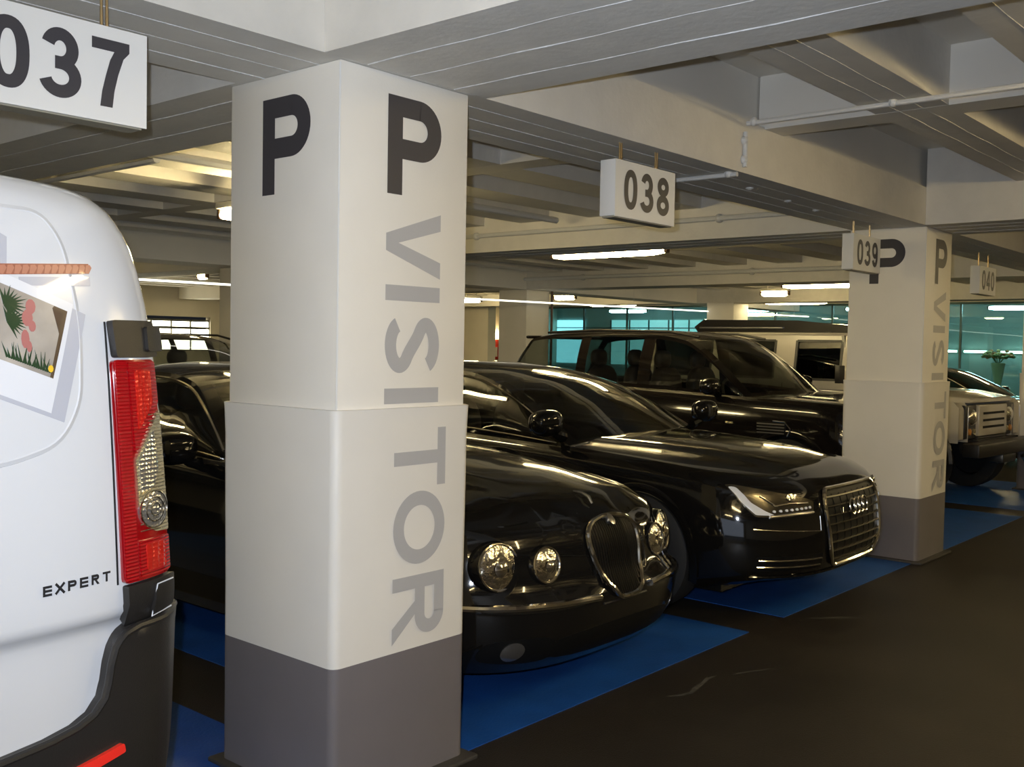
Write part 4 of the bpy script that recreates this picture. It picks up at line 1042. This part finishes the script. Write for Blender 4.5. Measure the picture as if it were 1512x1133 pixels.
# printed picture card and rope on the door
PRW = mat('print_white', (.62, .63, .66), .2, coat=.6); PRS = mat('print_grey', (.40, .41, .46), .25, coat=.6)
def pr_(poly, off, m, name, par, dens=.03): return patch(V, densify([(a+.018, b) for a, b in poly], .03), off, m, name, par, dens=dens, skirt=.001)[0]
pr_([(.657, 1.644), (.597, 1.409), (.40, 1.487), (.46, 1.722)], .0050, PRS, 'print_shadow', van)
card = pr_([(.627, 1.665), (.567, 1.43), (.36, 1.512), (.42, 1.745)], .0056, PRW, 'picture_card', van)
pic = mat('print_scene', (.40, .36, .31), .25, coat=.6, noise=.35, nscale=9)
pr_([(.612, 1.649), (.573, 1.504), (.40, 1.568), (.44, 1.713)], .0062, pic, 'picture', card)
pr_([(.612, 1.649), (.573, 1.504), (.566, 1.507), (.590, 1.60), (.577, 1.655), (.582, 1.660)], .0066, mat('print_brown', (.10, .065, .04), .3, coat=.6, noise=.4, nscale=12), 'picture_wall', card)
GRN = mat('print_green', (.014, .040, .016), .3, coat=.5); PNK = mat('print_pink', (.36, .13, .12), .3, coat=.5)
for cx, cz, n, r_ in ((.475, 1.66, 13, .055), (.480, 1.625, 13, .05)):
    for i in range(n):
        a = math.radians(-70+190*i/n); d = (math.cos(a), math.sin(a)); p = (-d[1], d[0]); L_ = r_*(.7+.3*random.random())
        if cx+d[0]*L_ > .60: continue
        pr_([(cx-p[0]*.005, cz-p[1]*.005), (cx+d[0]*L_, cz+d[1]*L_*.8), (cx+p[0]*.005, cz+p[1]*.005)], .0070, GRN, 'picture_leaf', card)
for i in range(20):
    x_ = .475+i*.0048; z_ = 1.546-.37*(x_-.477)+.003; h_ = .022+.02*random.random(); lx = random.uniform(-.012, .012)
    pr_([(x_-.003, z_), (x_+.003, z_), (x_+lx, z_+h_)], .0070, GRN, 'picture_leaf', card)
for cx, cz, a, b in ((.528, 1.656, .011, .016), (.520, 1.632, .012, .018), (.530, 1.615, .008, .012), (.514, 1.588, .009, .020), (.522, 1.572, .006, .012)):
    pr_(disc(cx, cz, a, b, 10), .0072, PNK, 'picture_flower', card)
pr_(disc(.568, 1.525, .006, .008, 8), .0073, mat('print_yellow', (.7, .45, .03), .3, coat=.5), 'picture_flower', card)
pr_([(.507, 1.70), (.507, 1.718), (.674, 1.728), (.674, 1.708)], .0050, PRS, 'print_shadow', van)
rope = pr_([(.30, 1.708), (.672, 1.735), (.672, 1.757), (.30, 1.731)], .0062, mat('print_rope_dark', (.28, .10, .06), .3, coat=.6), 'rope_print', van)
RPM = mat('print_rope', (.40, .17, .11), .3, coat=.6)
for i in range(23):
    x_ = .305+i*.0165; z_ = 1.7195+(x_-.30)*.067
    pr_([(x_-.007, z_-.009), (x_+.003, z_-.0095), (x_+.011, z_+.004), (x_+.007, z_+.0105), (x_-.003, z_+.009)], .0068, RPM, 'rope_strand', rope)
pr_([(.30, 1.79), (.30, 1.9), (.487, 1.80), (.482, 1.735), (.40, 1.733)], .0046, PRS, 'print_shadow', van)
# windscreen, wheels and mirrors at the far end
for sg in (-1, 1):
    for y_ in (1.05, 4.05): wheel(van, sg*.83, y_, .33, sg, .22, 5)
    mb = MB().ell((sg*1.06, 3.75, 1.22), (.12, .07, .15), 14, 8, .7).tube([(sg*.90, 3.75, 1.12), (sg*1.02, 3.75, 1.15)], .03, 6); mb.build('wing_mirror', BPLAST, van, smooth=True)
    MB().box(*sorted((sg*.90, sg*.945)), 3.0, 3.72, 1.20, 1.62).build('side_window', GLASSD, van, bevel=.02)
rows = [[(-.7+1.4*k/10, vfront(z)-.0+.01-.25*((k-5)/5)**2*.3, z) for k in range(11)] for z in (1.12, 1.3, 1.5, 1.7)]
MB().grid(rows).build('windscreen', GLASSD, van, smooth=True)

# ---------------------------------------------------------------- small things far away
ex = thing('fire_point', 'red fire equipment cabinet on the far end wall beside the pale column', 'cabinet', (23.9, 21.05, 1.0))
MB().box(0, .10, 0, .48, .12, .74).build('cabinet', mat('fire_red', (.62, .03, .015), .4), ex, bevel=.01)
MB().box(-.01, .0, .05, .22, .20, .50).build('notice', SIGNW, ex)
bl_ = thing('bulkhead_lamp', 'round glowing wall lamp above the red fire cabinet', 'lamp', (23.9, 21.28, 1.86))
MB().box(.04, .10, -.1, .1, -.06, .06).build('base', LAMPBODY, bl_, bevel=.01)
MB().ell((.02, 0, 0), (.06, .17, .085), 14, 8).build('globe', TUBEM, bl_, smooth=True)
core = struct('wall_core', MB().box(20.0, 23.9, 21.62, 22, 0, SLAB).box(20.0, 20.3, 18.0, 21.62, 0, SLAB), WALLM)
# flower arrangement behind the lobby glass
fl = thing('flower_vase', 'tall pale vase with a spreading bunch of flowers behind the lobby glass', 'vase', (26.0, 7.12, .5))
MB().lathe([(0, .10), (.02, .11), (.3, .07), (.75, .14), (.86, .16), (.86, .14), (.7, .1)], (0, 0, 0), 'z', 20).build('vase', mat('vase_cream', (.75, .70, .50), .4), fl, smooth=True)
for i in range(60):
    a = random.random()*2*PI; r_ = .34*math.sqrt(random.random()); zz = .98+.26*random.random()*(1-r_/.5)
    m_ = (mat('flower_orange', (.65, .28, .10), .6), mat('flower_cream', (.75, .62, .30), .6), mat('flower_green', (.16, .22, .06), .6))[i % 3]
    MB().ell((r_*math.cos(a), r_*math.sin(a), zz), (.05, .05, .035), 8, 5).build('flower', m_, fl, smooth=True)
for i in range(10):
    a = 2*PI*i/10; MB().tube([(0, 0, .8), (.2*math.cos(a), .2*math.sin(a), 1.08)], .008, 5).build('stem', MATS['flower_green'], fl)
ct = tag(MB().box(25.7, 26.3, 5.2, 7.5, 0, .46).box(25.66, 26.34, 5.15, 7.55, .46, .5).build('counter', mat('lobby_counter', (.55, .52, .40), .4)), 'low pale counter carrying the flower vase behind the lobby glass', 'counter')
